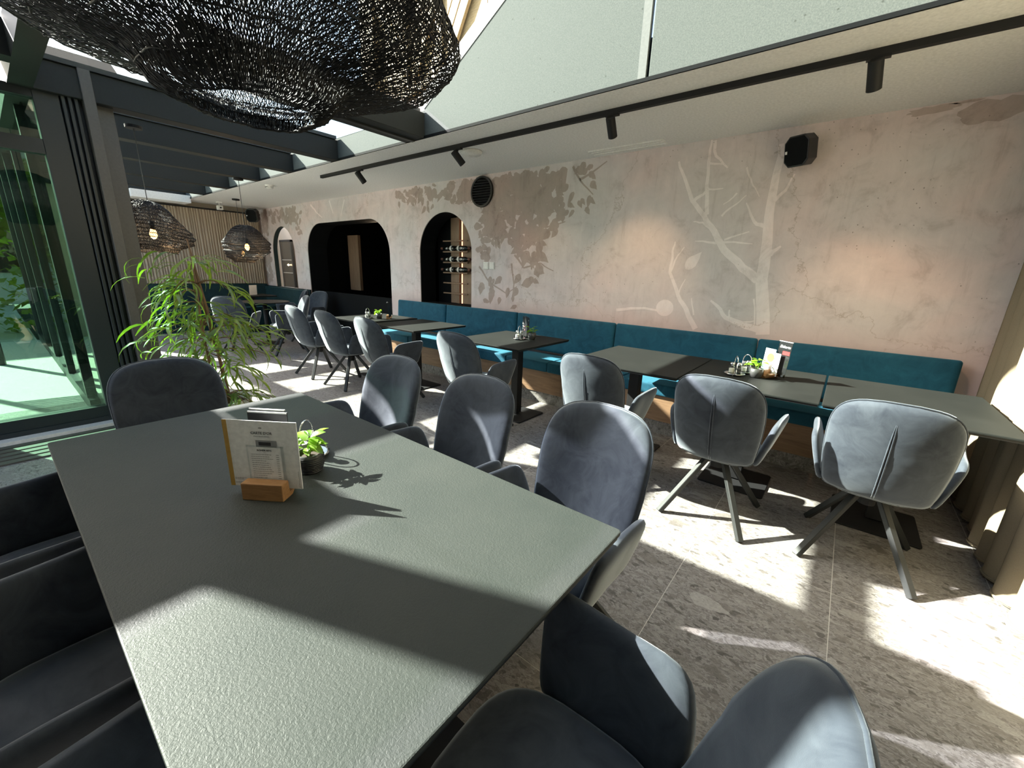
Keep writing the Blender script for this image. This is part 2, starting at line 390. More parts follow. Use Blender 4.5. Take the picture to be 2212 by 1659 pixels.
def leafmat(name, a, b2, trans=.45):
    mt, nt, b = newmat(name); nt.nodes.remove(b); o = nt.nodes['Material Output']
    oi = N(nt, 'ShaderNodeObjectInfo'); v = world_coords(nt); n = noise(nt, v, 8, 2)
    ad = N(nt, 'ShaderNodeMath', operation='MULTIPLY_ADD'); nt.links.new(oi.outputs['Random'], ad.inputs[0]); ad.inputs[1].default_value = .5; nt.links.new(n.outputs[0], ad.inputs[2])
    r = ramp(nt, ad.outputs[0], [(.35, a), (1.0, b2)])
    d = N(nt, 'ShaderNodeBsdfDiffuse'); t = N(nt, 'ShaderNodeBsdfTranslucent'); g = N(nt, 'ShaderNodeBsdfGlossy'); g.inputs['Roughness'].default_value = .35
    tc = mixc(nt, 1.0, r.outputs[0], (1.5, 1.7, .6), 'MULTIPLY')
    mx = N(nt, 'ShaderNodeMixShader'); mx.inputs[0].default_value = trans; m2 = N(nt, 'ShaderNodeMixShader'); m2.inputs[0].default_value = .07
    nt.links.new(r.outputs[0], d.inputs[0]); nt.links.new(tc, t.inputs[0]); nt.links.new(d.outputs[0], mx.inputs[1]); nt.links.new(t.outputs[0], mx.inputs[2])
    nt.links.new(mx.outputs[0], m2.inputs[1]); nt.links.new(g.outputs[0], m2.inputs[2]); nt.links.new(m2.outputs[0], o.inputs[0]); return mt
M['leaf'] = leafmat('long_green_leaf', (.085, .135, .018), (.26, .32, .045), .55); M['basil'] = leafmat('basil_leaf', (.13, .26, .02), (.26, .42, .05), .4)
M['bark'] = plain('thin_brown_trunk', (.20, .11, .055), .8)

# ------------------------------------------------------------------ setting
WY = 4.15; CZ = 2.55; EY = 2.77          # mural wall, ceiling height, ceiling edge
XL, XR = -10.75, 0.98
def struct(name, mb, mat, parent=None, **kw):
    o = mb.obj(name, mat, parent, **kw)
    if parent is None: o['kind'] = 'structure'
    return o
# floor slab (grout) with tiles as parts
fl = struct('floor', MB().box((XL, -1.4, -.08), (XR, 4.15, -.0009)), M['grout'])
tile_meshes = {}
xs = [XL] + [round(-0.4 + .6 * k, 3) for k in range(-17, 3)] + [XR]
ys = [-1.4, -.2, 1.0, 2.2, 3.4, 4.15]
for i in range(len(xs) - 1):
    for j in range(len(ys) - 1):
        w, d = xs[i + 1] - xs[i], ys[j + 1] - ys[j]
        if xs[i + 1] < -5.2 and ys[j + 1] <= 1.0: continue
        key = (round(w, 3), round(d, 3))
        if key not in tile_meshes:
            tile_meshes[key] = MB().box((-w / 2 + .0015, -d / 2 + .0015, -.012), (w / 2 - .0015, d / 2 - .0015, 0)).mesh('tile', M['stone'], bevel=.0006, seg=1)
        t = bpy.data.objects.new('tile', tile_meshes[key]); t.location = ((xs[i] + xs[i + 1]) / 2, (ys[j] + ys[j + 1]) / 2, random.uniform(-.0004, .0)); link(t, fl)

# mural wall with three arched openings
def arch_pts(x0, x1, ztop, r, z0, n=20):
    pts = [(x0, z0)]
    for k in range(n + 1):
        a = PI - PI / 2 * k / n; pts.append((x0 + r + r * math.cos(a), ztop - r + r * math.sin(a)))
    for k in range(n + 1):
        a = PI / 2 - PI / 2 * k / n; pts.append((x1 - r + r * math.cos(a), ztop - r + r * math.sin(a)))
    pts.append((x1, z0)); out = []
    for p in pts:
        if not out or (abs(p[0] - out[-1][0]) + abs(p[1] - out[-1][1])) > 1e-5: out.append(p)
    return out
A1 = arch_pts(-10.20, -9.15, 2.163, .525, .90); A2 = arch_pts(-8.59, -5.86, 2.16, .55, 0.0); A3 = arch_pts(-5.115, -4.04, 2.16, .5375, .90)
outer = [(XL, 0), (A2[0][0], 0)] + A2[1:-1] + [(A2[-1][0], 0), (XR, 0), (XR, CZ), (XL, CZ)]
bm = bmesh.new(); edges = []
for loop in (outer, A1, A3):
    vv = [bm.verts.new((p[0], WY, p[1])) for p in loop]
    edges += [bm.edges.new((vv[i], vv[(i + 1) % len(vv)])) for i in range(len(vv))]
bmesh.ops.triangle_fill(bm, edges=edges, use_beauty=True, use_dissolve=False, normal=(0, -1, 0))
ret = bmesh.ops.extrude_face_region(bm, geom=bm.faces[:])
bmesh.ops.translate(bm, verts=[g for g in ret['geom'] if isinstance(g, bmesh.types.BMVert)], vec=(0, .012, 0))
bmesh.ops.recalc_face_normals(bm, faces=bm.faces)
me = bpy.data.meshes.new('wall_back'); bm.to_mesh(me); bm.free(); me.materials.append(M['mural'])
wall = link(bpy.data.objects.new('wall_back', me)); wall['kind'] = 'structure'
# deep dark reveals behind the openings
def reveal(pts, depth, mat, name):
    n = len(pts); v = [(p[0], WY + .012, p[1]) for p in pts] + [(p[0], WY + depth, p[1]) for p in pts]
    c = (sum(p[0] for p in pts) / n, sum(p[1] for p in pts) / n)
    vo_ = [(p[0] + (.03 if p[0] > c[0] else -.03), WY + .012, p[1] + (.03 if p[1] > c[1] else -.03)) for p in pts]; vo2 = [(a, WY + depth, b_) for a, _, b_ in vo_]
    mb = MB().add(v + vo_ + vo2, [(i, i + 1, n + i + 1, n + i) for i in range(n - 1)] + [(2 * n + i, 3 * n + i, 3 * n + i + 1, 2 * n + i + 1) for i in range(n - 1)] + [(i, 2 * n + i, 2 * n + i + 1, i + 1) for i in range(n - 1)] + [(n + i, n + i + 1, 3 * n + i + 1, 3 * n + i) for i in range(n - 1)])
    return mb.obj(name, mat, wall)
reveal(A1, .10, M['teal_jamb'], 'arch_reveal'); reveal(A2, .40, M['black_wall'], 'arch_reveal'); reveal(A3, .30, M['black_wall'], 'arch_reveal')
MB().box((-10.2, WY + .012, .86), (-9.15, WY + .10, .90)).obj('arch_sill', M['teal_jamb'], wall)
MB().box((-5.115, WY + .012, .86), (-4.04, WY + .30, .90)).obj('arch_sill', M['black_wall'], wall)

# mural print: leaves, stains and the pale tree, lying flat on the paper
def leaf_poly(cx, cz, L, ang, w=.42, jag=0):
    pts = []
    prof = [(0, 0), (.08, .30), (.22, .48), (.38, .50), (.55, .42), (.72, .28), (.88, .11), (1, 0)]
    a, b_ = math.cos(ang), math.sin(ang)
    side = [(t, s) for t, s in prof] + [(t, -s) for t, s in prof[-2:0:-1]]
    for t, s in side:
        s2 = s * w * 2 * (1 + random.uniform(-.12, .12) + jag * random.uniform(-.3, .3)); x, z = (t - .5) * L, s2 * L * .62
        pts.append((cx + x * a - z * b_, cz + x * b_ + z * a))
    return pts
openings = [(-10.25, -9.1, 2.2), (-8.63, -5.82, 2.2), (-5.15, -4.0, 2.2)]
def in_arch(x, z):
    for A in (A1, A2, A3):
        x0, x1, zt = A[0][0], A[-1][0], 2.16
        if x0 - .05 < x < x1 + .05 and z < zt + .05:
            if z < 1.6: return True
            r = (x1 - x0) / 2 if x1 - x0 < 2 else .55
            cx = min(max(x, x0 + r), x1 - r); cz_ = zt - r
            if z < cz_ or (x - cx) ** 2 + (z - cz_) ** 2 < (r + .06) ** 2: return True
    return False
leaf_mb = MB(); kk = 0
def put_leaf(x, z, L, ang, jag=0):
    global kk
    pts = leaf_poly(x, z, L, ang, random.uniform(.34, .5), jag)
    if any(in_arch(*p) or p[1] > CZ - .004 or p[1] < .93 or p[0] < XL + .02 for p in pts): return
    y = WY - .0006 - .0000022 * (kk % 300); kk += 1
    leaf_mb.add([(p[0], y, p[1]) for p in pts], [tuple(range(len(pts)))])
blobs = [  # x, z, rx, rz, count, leaf length
    (-4.85, 2.44, .45, .10, 70, .15), (-4.25, 2.40, .35, .13, 70, .17), (-3.55, 2.36, .55, .17, 150, .20), (-2.95, 2.30, .35, .25, 110, .19),
    (-3.45, 2.02, .40, .25, 130, .19), (-3.10, 1.75, .25, .25, 70, .19), (-3.75, 1.85, .20, .35, 60, .17), (-2.80, 1.98, .20, .22, 34, .18), (-2.95, 1.52, .15, .14, 22, .18),
    (-5.45, 2.42, .28, .12, 34, .13), (-5.05, 2.28, .25, .12, 20, .14), (-3.3, 1.28, .35, .16, 15, .15), (-3.75, 1.15, .12, .2, 12, .17), (-3.3, 1.02, .3, .08, 6, .13),
    (-2.42, 2.44, .16, .09, 9, .15), (-2.35, 2.22, .14, .18, 10, .12), (-2.62, 2.12, .15, .15, 10, .16),
    (-9.6, 2.36, .6, .16, 110, .19), (-9.0, 2.35, .35, .17, 50, .17), (-10.45, 2.2, .16, .3, 50, .2), (-10.48, 1.6, .14, .35, 50, .2), (-10.48, 1.15, .13, .2, 34, .18), (-8.85, 2.05, .12, .2, 14, .15)]
for (bx, bz, rx, rz, cnt, L) in blobs:
    for _ in range(int(cnt * .62)):
        a = random.uniform(0, 2 * PI); q = math.sqrt(random.random())
        put_leaf(bx + rx * q * math.cos(a), bz + rz * q * math.sin(a), L * random.uniform(.6, 1.15), random.uniform(-PI * .95, -.05), .6)
def stroke(mb, pts, w0, w1, y):
    P = [Vector((a, b_)) for a, b_ in pts]; L = []; Rr = []; n = len(P)
    Q = []
    for i in range(n - 1):
        for s in range(3):
            t = s / 3; Q.append(P[i].lerp(P[i + 1], t) + Vector((random.uniform(-1, 1), random.uniform(-1, 1))) * .006)
    Q.append(P[-1]); n = len(Q)
    for i, p in enumerate(Q):
        d = (Q[min(i + 1, n - 1)] - Q[max(i - 1, 0)]).normalized(); s = Vector((-d.y, d.x)); w = (w0 + (w1 - w0) * i / (n - 1)) / 2
        L.append(p + s * w); Rr.append(p - s * w)
    v = [(p.x, y, min(p.y, CZ - .004)) for p in L] + [(p.x, y, min(p.y, CZ - .004)) for p in Rr]
    mb.add(v, [(i, i + 1, n + i + 1, n + i) for i in range(n - 1)])
y0 = WY - .0005
for s in ([(-3.9, 1.45), (-3.72, 1.25), (-3.4, 1.12), (-3.25, 1.22)], [(-3.3, 1.6), (-3.15, 1.45), (-2.9, 1.5), (-2.72, 1.42)], [(-2.55, 2.5), (-2.45, 2.35), (-2.28, 2.2)], [(-3.35, 1.5), (-3.3, 1.25), (-3.32, 1.05)], [(-5.55, 2.5), (-5.35, 2.35)], [(-3.1, 2.0), (-2.85, 1.9), (-2.6, 1.95)], [(-2.45, 2.36), (-2.3, 2.42), (-2.15, 2.5)]):
    stroke(leaf_mb, s, .028, .010, y0)
o = leaf_mb.obj('leaf_print', M['mural_leaf'], wall, fix=False); o['kind'] = 'stuff'
st_mb = MB()
for cx, cz, rx, rz in ((.49, 2.465, .16, .07), (.20, 2.52, .13, .025), (.36, 2.54, .07, .008)):
    pts = []
    for k in range(22):
        a = 2 * PI * k / 22; q = 1 + random.uniform(-.22, .2); pts.append((cx + rx * q * math.cos(a) + .5 * rz * math.sin(a), min(cz + rz * q * math.sin(a), CZ - .004)))
    st_mb.add([(p[0], y0, p[1]) for p in pts], [tuple(range(22))])
o = st_mb.obj('stain_print', M['mural_stain'], wall, fix=False)
tr = MB(); yy = WY - .0012
TREE = [([(-.52, .94), (-.60, 1.4), (-.61, 1.71), (-.64, 2.01), (-.63, 2.32), (-.64, 2.44)], .105, .035), ([(-.63, 1.4), (-.76, 1.49), (-.93, 1.64), (-1.04, 1.8), (-1.14, 1.93), (-1.27, 2.08), (-1.37, 2.28), (-1.43, 2.41)], .075, .018),
        ([(-1.12, 1.94), (-1.16, 2.2), (-1.17, 2.43), (-1.17, 2.55)], .035, .015), ([(-1.15, 2.54), (-1.12, 2.42), (-1.01, 2.31)], .03, .012), ([(-1.08, .93), (-1.19, 1.1), (-1.28, 1.23), (-1.38, 1.44), (-1.38, 1.64), (-1.37, 1.72)], .05, .012),
        ([(-1.38, 1.44), (-1.33, 1.59), (-1.28, 1.67)], .02, .008), ([(-.54, .97), (-.71, 1.02), (-.83, 1.06), (-.92, 1.15), (-.98, 1.2)], .06, .016), ([(-.95, 1.73), (-.76, 1.79)], .018, .008), ([(-.95, 1.71), (-.72, 1.69)], .02, .008),
        ([(-1.26, 2.06), (-1.14, 2.15), (-1.02, 2.15)], .03, .008), ([(-.58, 1.6), (-.51, 1.67)], .04, .015), ([(-.63, 1.24), (-.59, .98)], .014, .01), ([(-.63, 2.01), (-.55, 2.09), (-.51, 2.21)], .03, .01), ([(-.65, 1.82), (-.74, 1.87), (-.82, 2.02)], .035, .01),
        ([(-1.04, 1.8), (-1.15, 1.88), (-1.23, 1.89)], .025, .008), ([(-1.01, 1.7), (-1.19, 1.72)], .022, .008), ([(-1.17, 2.37), (-1.03, 2.34)], .02, .008), ([(-.8, 1.04), (-.81, 1.13)], .02, .01), ([(-1.11, 1.05), (-1.15, 1.21)], .015, .008), ([(-1.28, 1.23), (-1.23, 1.38)], .015, .008),
        ([(-.83, 1.06), (-.7, 1.03), (-.6, 1.05)], .02, .008), ([(-1.9, 1.04), (-1.65, 1.08), (-1.45, 1.07)], .03, .02), ([(-.86, 2.3), (-.8, 2.16), (-.73, 2.06)], .015, .006), ([(-.9, 2.1), (-1.0, 2.02)], .015, .006), ([(-1.0, 1.93), (-.9, 2.02), (-.83, 2.08)], .018, .006),
        ([(-8.3, 2.5), (-8.1, 2.35), (-7.9, 2.25)], .04, .015), ([(-7.6, 2.52), (-7.5, 2.3)], .04, .015), ([(-7.1, 2.5), (-7.25, 2.25)], .03, .012)]
for i, (pts, a, b_) in enumerate(TREE): stroke(tr, pts, a, b_, yy - .00005 * i)
tr.add([(-1.39 + .085 * math.cos(2 * PI * k / 20), yy, 1.10 + .08 * math.sin(2 * PI * k / 20)) for k in range(20)], [tuple(range(20))])
pts = leaf_poly(-1.18, 1.55, .2, .9, .4); tr.add([(p[0], yy - .0001, p[1]) for p in pts], [tuple(range(len(pts)))])
tr.obj('tree_print', M['mural_tree'], wall, fix=False)

# ceiling, soffit edge
ce = struct('ceiling', MB().box((XL, EY + .035, CZ), (XR, WY + .02, CZ + .12)), M['white_paint'])
MB().box((XL, EY, CZ - .006), (XR, EY + .10, CZ)).obj('edge_strip', M['white_paint'], ce)
MB().box((XL, EY - .012, CZ - .003), (XR, EY, CZ + .018)).obj('edge_profile', M['black_wall'], ce)
MB().box((XL, 1.9, 2.47), (XL + .55, EY, 2.60)).obj('soffit', M['white_paint'], ce)
# walls closing the room
wl = struct('wall_left', MB().box((XL - .12, .6, 0), (XL, WY + .02, 2.9)), M['cream'])
wr = struct('wall_right', MB().box((XR, -1.4, 0), (XR + .1, WY + .02, 5.4)), M['cream'])
wf = struct('wall_front', MB().box((-3.2, -1.5, 0), (XR + .1, -1.4, 5.2)), M['stucco'])
ap = MB(); 
# speckled upstand above the ceiling edge: low over the dining row, rising to the right above the long table
SL = math.tan(math.radians(29.6))
def zs(x): return 2.79 + (x + 3.3) * SL
up = struct('wall_upstand', MB().box((XL, EY + .03, CZ + .02), (XR, EY + .10, 2.79)), M['grey_metal'])
MB().box((XL, EY, CZ + .002), (-3.3, EY + .03, 2.775)).obj('panel', M['panel'], up)
MB().prism([(-3.3, CZ + .002), (-1.222, CZ + .002), (-1.222, zs(-1.222)), (-3.3, 2.79)], 'y', EY, EY + .03).obj('panel', M['panel'], up, bevel=.003, seg=1)
MB().prism([(-1.205, CZ + .002), (XR, CZ + .002), (XR, zs(XR)), (-1.205, zs(-1.205))], 'y', EY, EY + .03).obj('panel', M['panel'], up, bevel=.003, seg=1)
MB().box((-1.275, EY - .004, CZ + .012), (-1.224, EY, 3.6)).obj('cover_strip', M['strip_grey'], up)
MB().prism([(-3.3, 2.785), (XR, zs(XR) - .005), (XR, zs(XR) + .05), (-3.3, 2.84)], 'y', EY - .004, EY + .10).obj('edge_frame', M['white_plastic'], up)
MB().prism([(-3.3, 2.84), (XR, zs(XR) + .05), (XR, zs(XR) + .085), (-3.3, 2.875)], 'y', EY - .004, EY + .10).obj('edge_gasket', M['dark_frame'], up)
MB().prism([(-3.3, 2.875), (XR, zs(XR) + .085), (XR, zs(XR) + .12), (-3.3, 2.91)], 'y', EY - .004, EY + .10).obj('edge_cap', M['white_plastic'], up)

# glass roof: dark beams across, panes between them
roof = struct('trim_roof', MB().box((XL, .35, 2.55), (-3.3, .47, 2.755)), M['grey_metal'])
BEAMS = [(-3.575, -3.3), (-4.95, -4.80), (-6.05, -5.90), (-7.10, -6.95), (-8.30, -8.15), (-9.45, -9.30), (-10.6, -10.45)]
for x0, x1 in BEAMS:
    mb = MB().box((x0, 1.0 if x1 == -3.3 else .47, 2.55), (x1, EY, 2.755)); bo = mb.obj('beam', M['grey_metal'], roof, bevel=.004, seg=1)
    MB().box((x0 - .02 + (.05 if x1 == -3.3 else 0), 1.0 if x1 == -3.3 else .47, 2.757), (x1 + .02 - (.05 if x1 == -3.3 else 0), EY - .02, 2.79)).obj('glazing_bar', M['dark_frame'], bo)
MB().box((-3.575, .47, 2.55), (-3.515, 1.0, 2.69)).obj('beam', M['grey_metal'], roof)  # thin unseen beam end, sized for the narrow shadow it casts on the floor
MB().box((-3.46, 1.0, 2.535), (-3.42, EY - .02, 2.55)).obj('beam_strip', M['dark_frame'], roof)
bx = [XL] + [v_ for b2 in reversed(BEAMS) for v_ in b2]
for i in range(0, len(bx) - 1, 2):
    MB().box((bx[i] - .01, .36, 2.768), (bx[i + 1] + .01, EY, 2.778)).obj('pane', M['roof_glass'], roof)
# above the long table: unseen slabs, post, crossbar and tinted panes added to shape its shadows, plus sloping glass to the right
MB().box((-5.0, -1.5, 2.55), (-3.79, -.94, 2.75)).obj('shade_slab', M['grey_metal'], roof)
MB().box((-3.93, -.94, 2.55), (-3.79, -.78, 3.70)).obj('shade_post', M['grey_metal'], roof)
MB().box((-5.0, -.94, 2.55), (-3.80, -.56, 2.75)).obj('shade_slab', M['grey_metal'], roof)
MB().box((-4.34, -.56, 2.55), (-4.20, .35, 2.75)).obj('beam', M['grey_metal'], roof)  # added crossbar, placed to cast the dark band across the table
MB().box((-5.0, -.56, 2.768), (-4.34, .35, 2.778)).obj('pane', M['dimming_glass_green'], roof)  # added green pane, weakens the sun on the table's far end
MB().box((-4.20, -.56, 2.768), (-3.3, -.16, 2.778)).obj('pane', M['roof_glass'], roof)
MB().box((-4.20, -.16, 2.768), (-3.3, .35, 2.778)).obj('pane', M['dimming_glass_grey'], roof)  # added tinted pane, dims the sun for the grey zone of floor
MB().box((-3.79, -1.5, 2.768), (-3.3, -.56, 2.778)).obj('pane', M['roof_glass'], roof)
MB().prism([(-3.3, 2.80), (XR, zs(XR) + .01), (XR, zs(XR) + .02), (-3.3, 2.81)], 'y', .47, EY).obj('pane', M['roof_glass'], roof)
MB().prism([(-3.3, 2.80), (-2.85, zs(-2.85) + .01), (-2.85, zs(-2.85) + .02), (-3.3, 2.81)], 'y', -1.5, .47).obj('pane', M['roof_glass'], roof)
MB().prism([(-2.85, zs(-2.85) - .01), (XR, zs(XR) - .01), (XR, zs(XR) + .10), (-2.85, zs(-2.85) + .10)], 'y', -1.5, .47).obj('shade_slab', M['grey_metal'], roof)  # added opaque slope out of view, keeps sky light off the long table

# window wall at the head of the long table, with the sliding door tracks and the taupe pillar
WX = -4.9
win = struct('window_1', MB().box((WX - .06, -1.4, 0), (WX + .06, .50, .07)), M['frame_blue'])
MB().box((WX - .05, .46, .0), (WX + .05, .60, 2.62)).obj('frame_post', M['frame_blue'], win, bevel=.004, seg=1)
for k, (a, w) in enumerate(((.605, .022), (.640, .022), (.675, .022))):
    MB().box((WX - .03, a, 0), (WX + .07, a + w, 2.60)).obj('track_post', M['frame_blue'], win, bevel=.003, seg=1)
MB().box((WX - .08, .60, 0), (WX + .02, .72, 2.62)).obj('track_back', M['dark_frame'], win)
MB().box((WX - .05, -1.4, 2.13), (WX + .05, .46, 2.23)).obj('transom', M['frame_blue'], win)
MB().box((WX - .05, -1.4, 2.50), (WX + .05, .46, 2.56)).obj('top_rail', M['frame_blue'], win)
MB().box((WX - .05, -1.4, .07), (WX + .05, .46, .16)).obj('bottom_rail', M['frame_blue'], win)
MB().box((WX - .006, -.25, .16), (WX + .006, .46, 2.13)).obj('pane', M['door_glass'], win)
MB().box((WX - .10, -1.5, 0), (WX + .05, -.25, 2.50)).obj('sun_block_panel', M['taupe_metal'], win)  # unseen solid panel, added to block low sun from the floor inside
MB().box((WX - .006, -.25, 2.23), (WX + .006, .46, 2.50)).obj('pane', M['door_glass'], win)
MB().box((WX + .06, -1.4, .0), (WX + .16, .60, .03)).obj('sill_rail', M['white_plastic'], win)
for k in range(5): MB().box((WX + .19 + .09 * k, -1.4, .0), (WX + .25 + .09 * k, .62, .012)).obj('floor_rail', M['deck_wood'], win)
pil = struct('trim_pillar', MB().box((-4.98, .72, 0), (-4.78, .79, 2.76)), M['taupe_metal'], bevel=.004, seg=1)
MB().box((-5.30, .79, 0), (-4.88, .90, 2.76)).obj('pillar_return', M['taupe_metal'], pil, bevel=.004, seg=1)
# far facade behind the pillar (mostly out of view), lets the low sun in
fac = struct('window_2', MB().box((XL, .40, 0), (-5.3, .47, .12)), M['frame_blue'])
for k in range(5): MB().box((-10.7 + 1.3 * k, .40, .12), (-10.62 + 1.3 * k, .47, 2.55)).obj('frame_post', M['frame_blue'], fac)
MB().box((XL, .43, .12), (-5.3, .44, 2.55)).obj('pane', M['roof_glass'], fac)

# rooms seen through the openings
ni = struct('wall_niche', MB().box((XL - .3, 6.9, 0), (-3.6, 7.0, 2.7)), M['black_wall'])
MB().box((XL - .3, WY + .02, 2.62), (-3.6, 7.0, 2.7)).obj('niche_ceiling', M['black_wall'], ni)
MB().box((XL - .3, WY + .02, -.08), (-3.6, 7.0, -.01)).obj('niche_floor', M['black_wall'], ni)
MB().box((-5.6, WY + .40, 0), (-5.5, 7.0, 2.65)).obj('niche_partition', M['black_wall'], ni)
MB().box((-3.7, WY + .02, 0), (-3.6, 7.0, 2.65)).obj('niche_partition', M['black_wall'], ni)
MB().box((-8.95, WY + .30, 0), (-8.85, 7.0, 2.65)).obj('niche_partition', M['black_wall'], ni)
MB().box((-13.2, WY + .02, 0), (-13.1, 7.0, 2.7)).obj('niche_partition', M['cream'], ni)
MB().box((-13.2, 5.5, 0), (-8.95, 5.6, 2.7)).obj('niche_panel', M['cream'], ni)
MB().box((-8.54, 5.0, .90), (-8.15, 5.06, 2.02)).obj('niche_column', M['rack_wood'], ni)
MB().box((-5.85, WY + .40, .0), (-5.5, WY + .44, 2.65)).obj('niche_panel', M['black_wall'], ni)

# outside: terrace, hedge, houses, slatted screens
ter = struct('ground_terrace', MB().box((-40, -25, -.12), (-4.97, .38, -.03)), M['grout'])
for i in range(8):
    for j in range(6):
        MB().box((-5.0 - 1.2 * (i + 1) + .004, .35 - 1.0 * (j + 1) + .004, -.04), (-5.0 - 1.2 * i - .004, .35 - 1.0 * j - .004, -.02)).obj('slab', M['terrace'], ter)
struct('ground_lawn', MB().box((-80, -60, -.3), (40, 60, -.14)), M['hedge_mat'])

# ------------------------------------------------------------------ chairs
def yback(z):
    pts = [(.38, -.165), (.41, -.19), (.50, -.232), (.65, -.282), (.80, -.315), (.93, -.338)]
    for (a, b_), (c, d) in zip(pts, pts[1:]):
        if z <= c: return b_ + (d - b_) * (z - a) / (c - a)
    return pts[-1][1]
def back_outline():
    pts = []
    H0, H1 = .405, .915
    prof = [(0, H0), (.15, H0 - .002)]
    prof = []
    # right side going up from bottom centre
    for k in range(7): prof.append((.165 * k / 6, H0 + .004 * (k / 6) ** 2))
    for k in range(1, 7):
        a = -PI / 2 + PI / 2 * k / 6; prof.append((.165 + .04 * math.cos(a), H0 + .044 + .04 * math.sin(a)))
    for k in range(1, 6): prof.append((.205 + .022 * math.sin(PI / 2 * k / 5), .449 + (.70 - .449) * k / 5))
    for k in range(1, 13):
        t_ = math.sin(PI / 2 * k / 13); prof.append((.227 * (1 - t_ ** 3.2) ** .29, .70 + .213 * t_))
    prof += [(.055, .9142), (0, .915)]
    right = prof; left = [(-x, z) for x, z in prof[::-1] if x > 1e-6]
    return right + left
def fback(q):
    u, z = q; return (u, yback(z) + .075 * (u / .227) ** 2 * (1.0 - .35 * max(0, (z - .7) / .2)), z)
def nback(q):
    u, z = q; return (-.45 * u / .227, 1.0, .18)
def arm_map(side):
    def f(q):
        y, z = q; t = (z - .42) / .245
        return (side * (.208 + .070 * t + .012 * max(0, y) / .2), y, z)
    return f
arm_outline = [(-.165, .43), (-.168, .52), (-.155, .60), (-.135, .635), (-.10, .652), (-.03, .657), (.06, .661), (.14, .665), (.175, .660), (.195, .645), (.203, .62), (.198, .56), (.188, .48), (.178, .43), (.165, .412), (.08, .405), (-.03, .405), (-.12, .41)]
def smooth_poly(p, it=1):
    for _ in range(it):
        q = []
        for i in range(len(p)):
            a, b_ = p[i], p[(i + 1) % len(p)]
            q += [(a[0] * .75 + b_[0] * .25, a[1] * .75 + b_[1] * .25), (a[0] * .25 + b_[0] * .75, a[1] * .25 + b_[1] * .75)]
        p = q
    return p
BO = back_outline()
chair_mesh = {}
def shape(mb, name, mat):
    me = mb.mesh(name, mat, smooth=True); return me
chair_mesh['backrest'] = shape(pillow(BO, (0, .66), fback, .030, nback, p=8, Tb=.034), 'backrest', M['velvet_grey'])
so = [(-.205 * math.copysign(abs(math.cos(a)) ** .62, -math.cos(a)), .03 + .225 * math.copysign(abs(math.sin(a)) ** .62, math.sin(a))) for a in [2 * PI * k / 40 for k in range(40)]]
chair_mesh['seat'] = shape(pillow(so, (0, .03), lambda q: (q[0], q[1], .430 - .06 * max(0, -q[1] - .05)), .052, (0, 0, 1), p=5, Tb=.045), 'seat', M['velvet_grey'])
for sd, nm in ((1, 'armR'), (-1, 'armL')):
    chair_mesh[nm] = shape(pillow(smooth_poly(arm_outline, 1), (.01, .54), arm_map(sd), .021, (sd, 0, -.3), p=6), 'armrest', M['velvet_grey'])
sm = MB()
def boff(z): return .034 * max(0.05, 1 - abs((z - .66) / .255) ** 8) ** .5
for dx in (-.0048, .0048):
    pts = []
    for k in range(15):
        z = .425 + (.845 - .425) * k / 14
        P = Vector(fback((0, z))) - Vector(nback((0, z))).normalized() * (boff(z) + .0002 - .004 * (k / 14) ** 6 - .003 * (1 - k / 14) ** 8); pts.append((P.x + dx * (1 - .75 * (k / 14) ** 6), P.y, P.z))
    sm.tube(pts, .0030, 6)
chair_mesh['piping'] = sm.mesh('piping', M['velvet_grey'], smooth=True)
sl = MB()
v_ = []
for k in range(15):
    z = .425 + (.84 - .425) * k / 14; P = Vector(fback((0, z))) - Vector(nback((0, z))).normalized() * (boff(z) + .0014 - .004 * (k / 14) ** 6 - .003 * (1 - k / 14) ** 8); w = .0034 * (1 - (k / 14) ** 6) + .0004
    v_ += [(P.x - w, P.y, P.z), (P.x + w, P.y, P.z), (P.x + w, P.y + .006, P.z), (P.x - w, P.y + .006, P.z)]
f_ = []
for k in range(14):
    for e in range(4): f_.append((4 * k + e, 4 * k + (e + 1) % 4, 4 * k + 4 + (e + 1) % 4, 4 * k + 4 + e))
f_ += [(3, 2, 1, 0), (56, 57, 58, 59)]
chair_mesh['slit'] = MB().add(v_, f_).mesh('back_slit', plain('dark_slit', (.008, .010, .018), .9))
chair_mesh['edge'] = MB().tube([Vector(fback(p)) - Vector((0, .004, 0)) for p in BO], .0038, 5, closed=True).mesh('edge_piping', M['velvet_grey'], smooth=True)
hb = MB().box((-.11, -.11, .372), (.11, .11, .392)); hb.lathe([(.035, .30), (.035, .372)], 14)
chair_mesh['hub'] = hb.mesh('swivel_hub', M['black_metal'])
legs = []
for sx in (-1, 1):
    for sy in (-1, 1):
        legs.append(MB().bar((.045 * sx, .045 * sy, .362), (.222 * sx, .240 * sy, .012), .032, .030, ex=.010).mesh('leg', M['leg_metal'], bevel=.003, seg=1))
def make_chair(x, y, rz, label, group, lean=0):
    t = empty('armchair', label, 'chair', (x, y, 0), rz, group)
    def part(nm, me): return link(bpy.data.objects.new(nm, me), t)
    bk = part('backrest', chair_mesh['backrest']); part('seat', chair_mesh['seat'])
    link(bpy.data.objects.new('piping', chair_mesh['piping']), bk); link(bpy.data.objects.new('back_slit', chair_mesh['slit']), bk); link(bpy.data.objects.new('edge_piping', chair_mesh['edge']), bk)
    part('armrest', chair_mesh['armR']); part('armrest', chair_mesh['armL']); part('swivel_hub', chair_mesh['hub'])
    for lg in legs: part('leg', lg)
    return t
G1 = 'grey armchairs along the wall tables'; G2 = 'grey armchairs around the long table'; G3 = 'grey armchairs at the far round table'
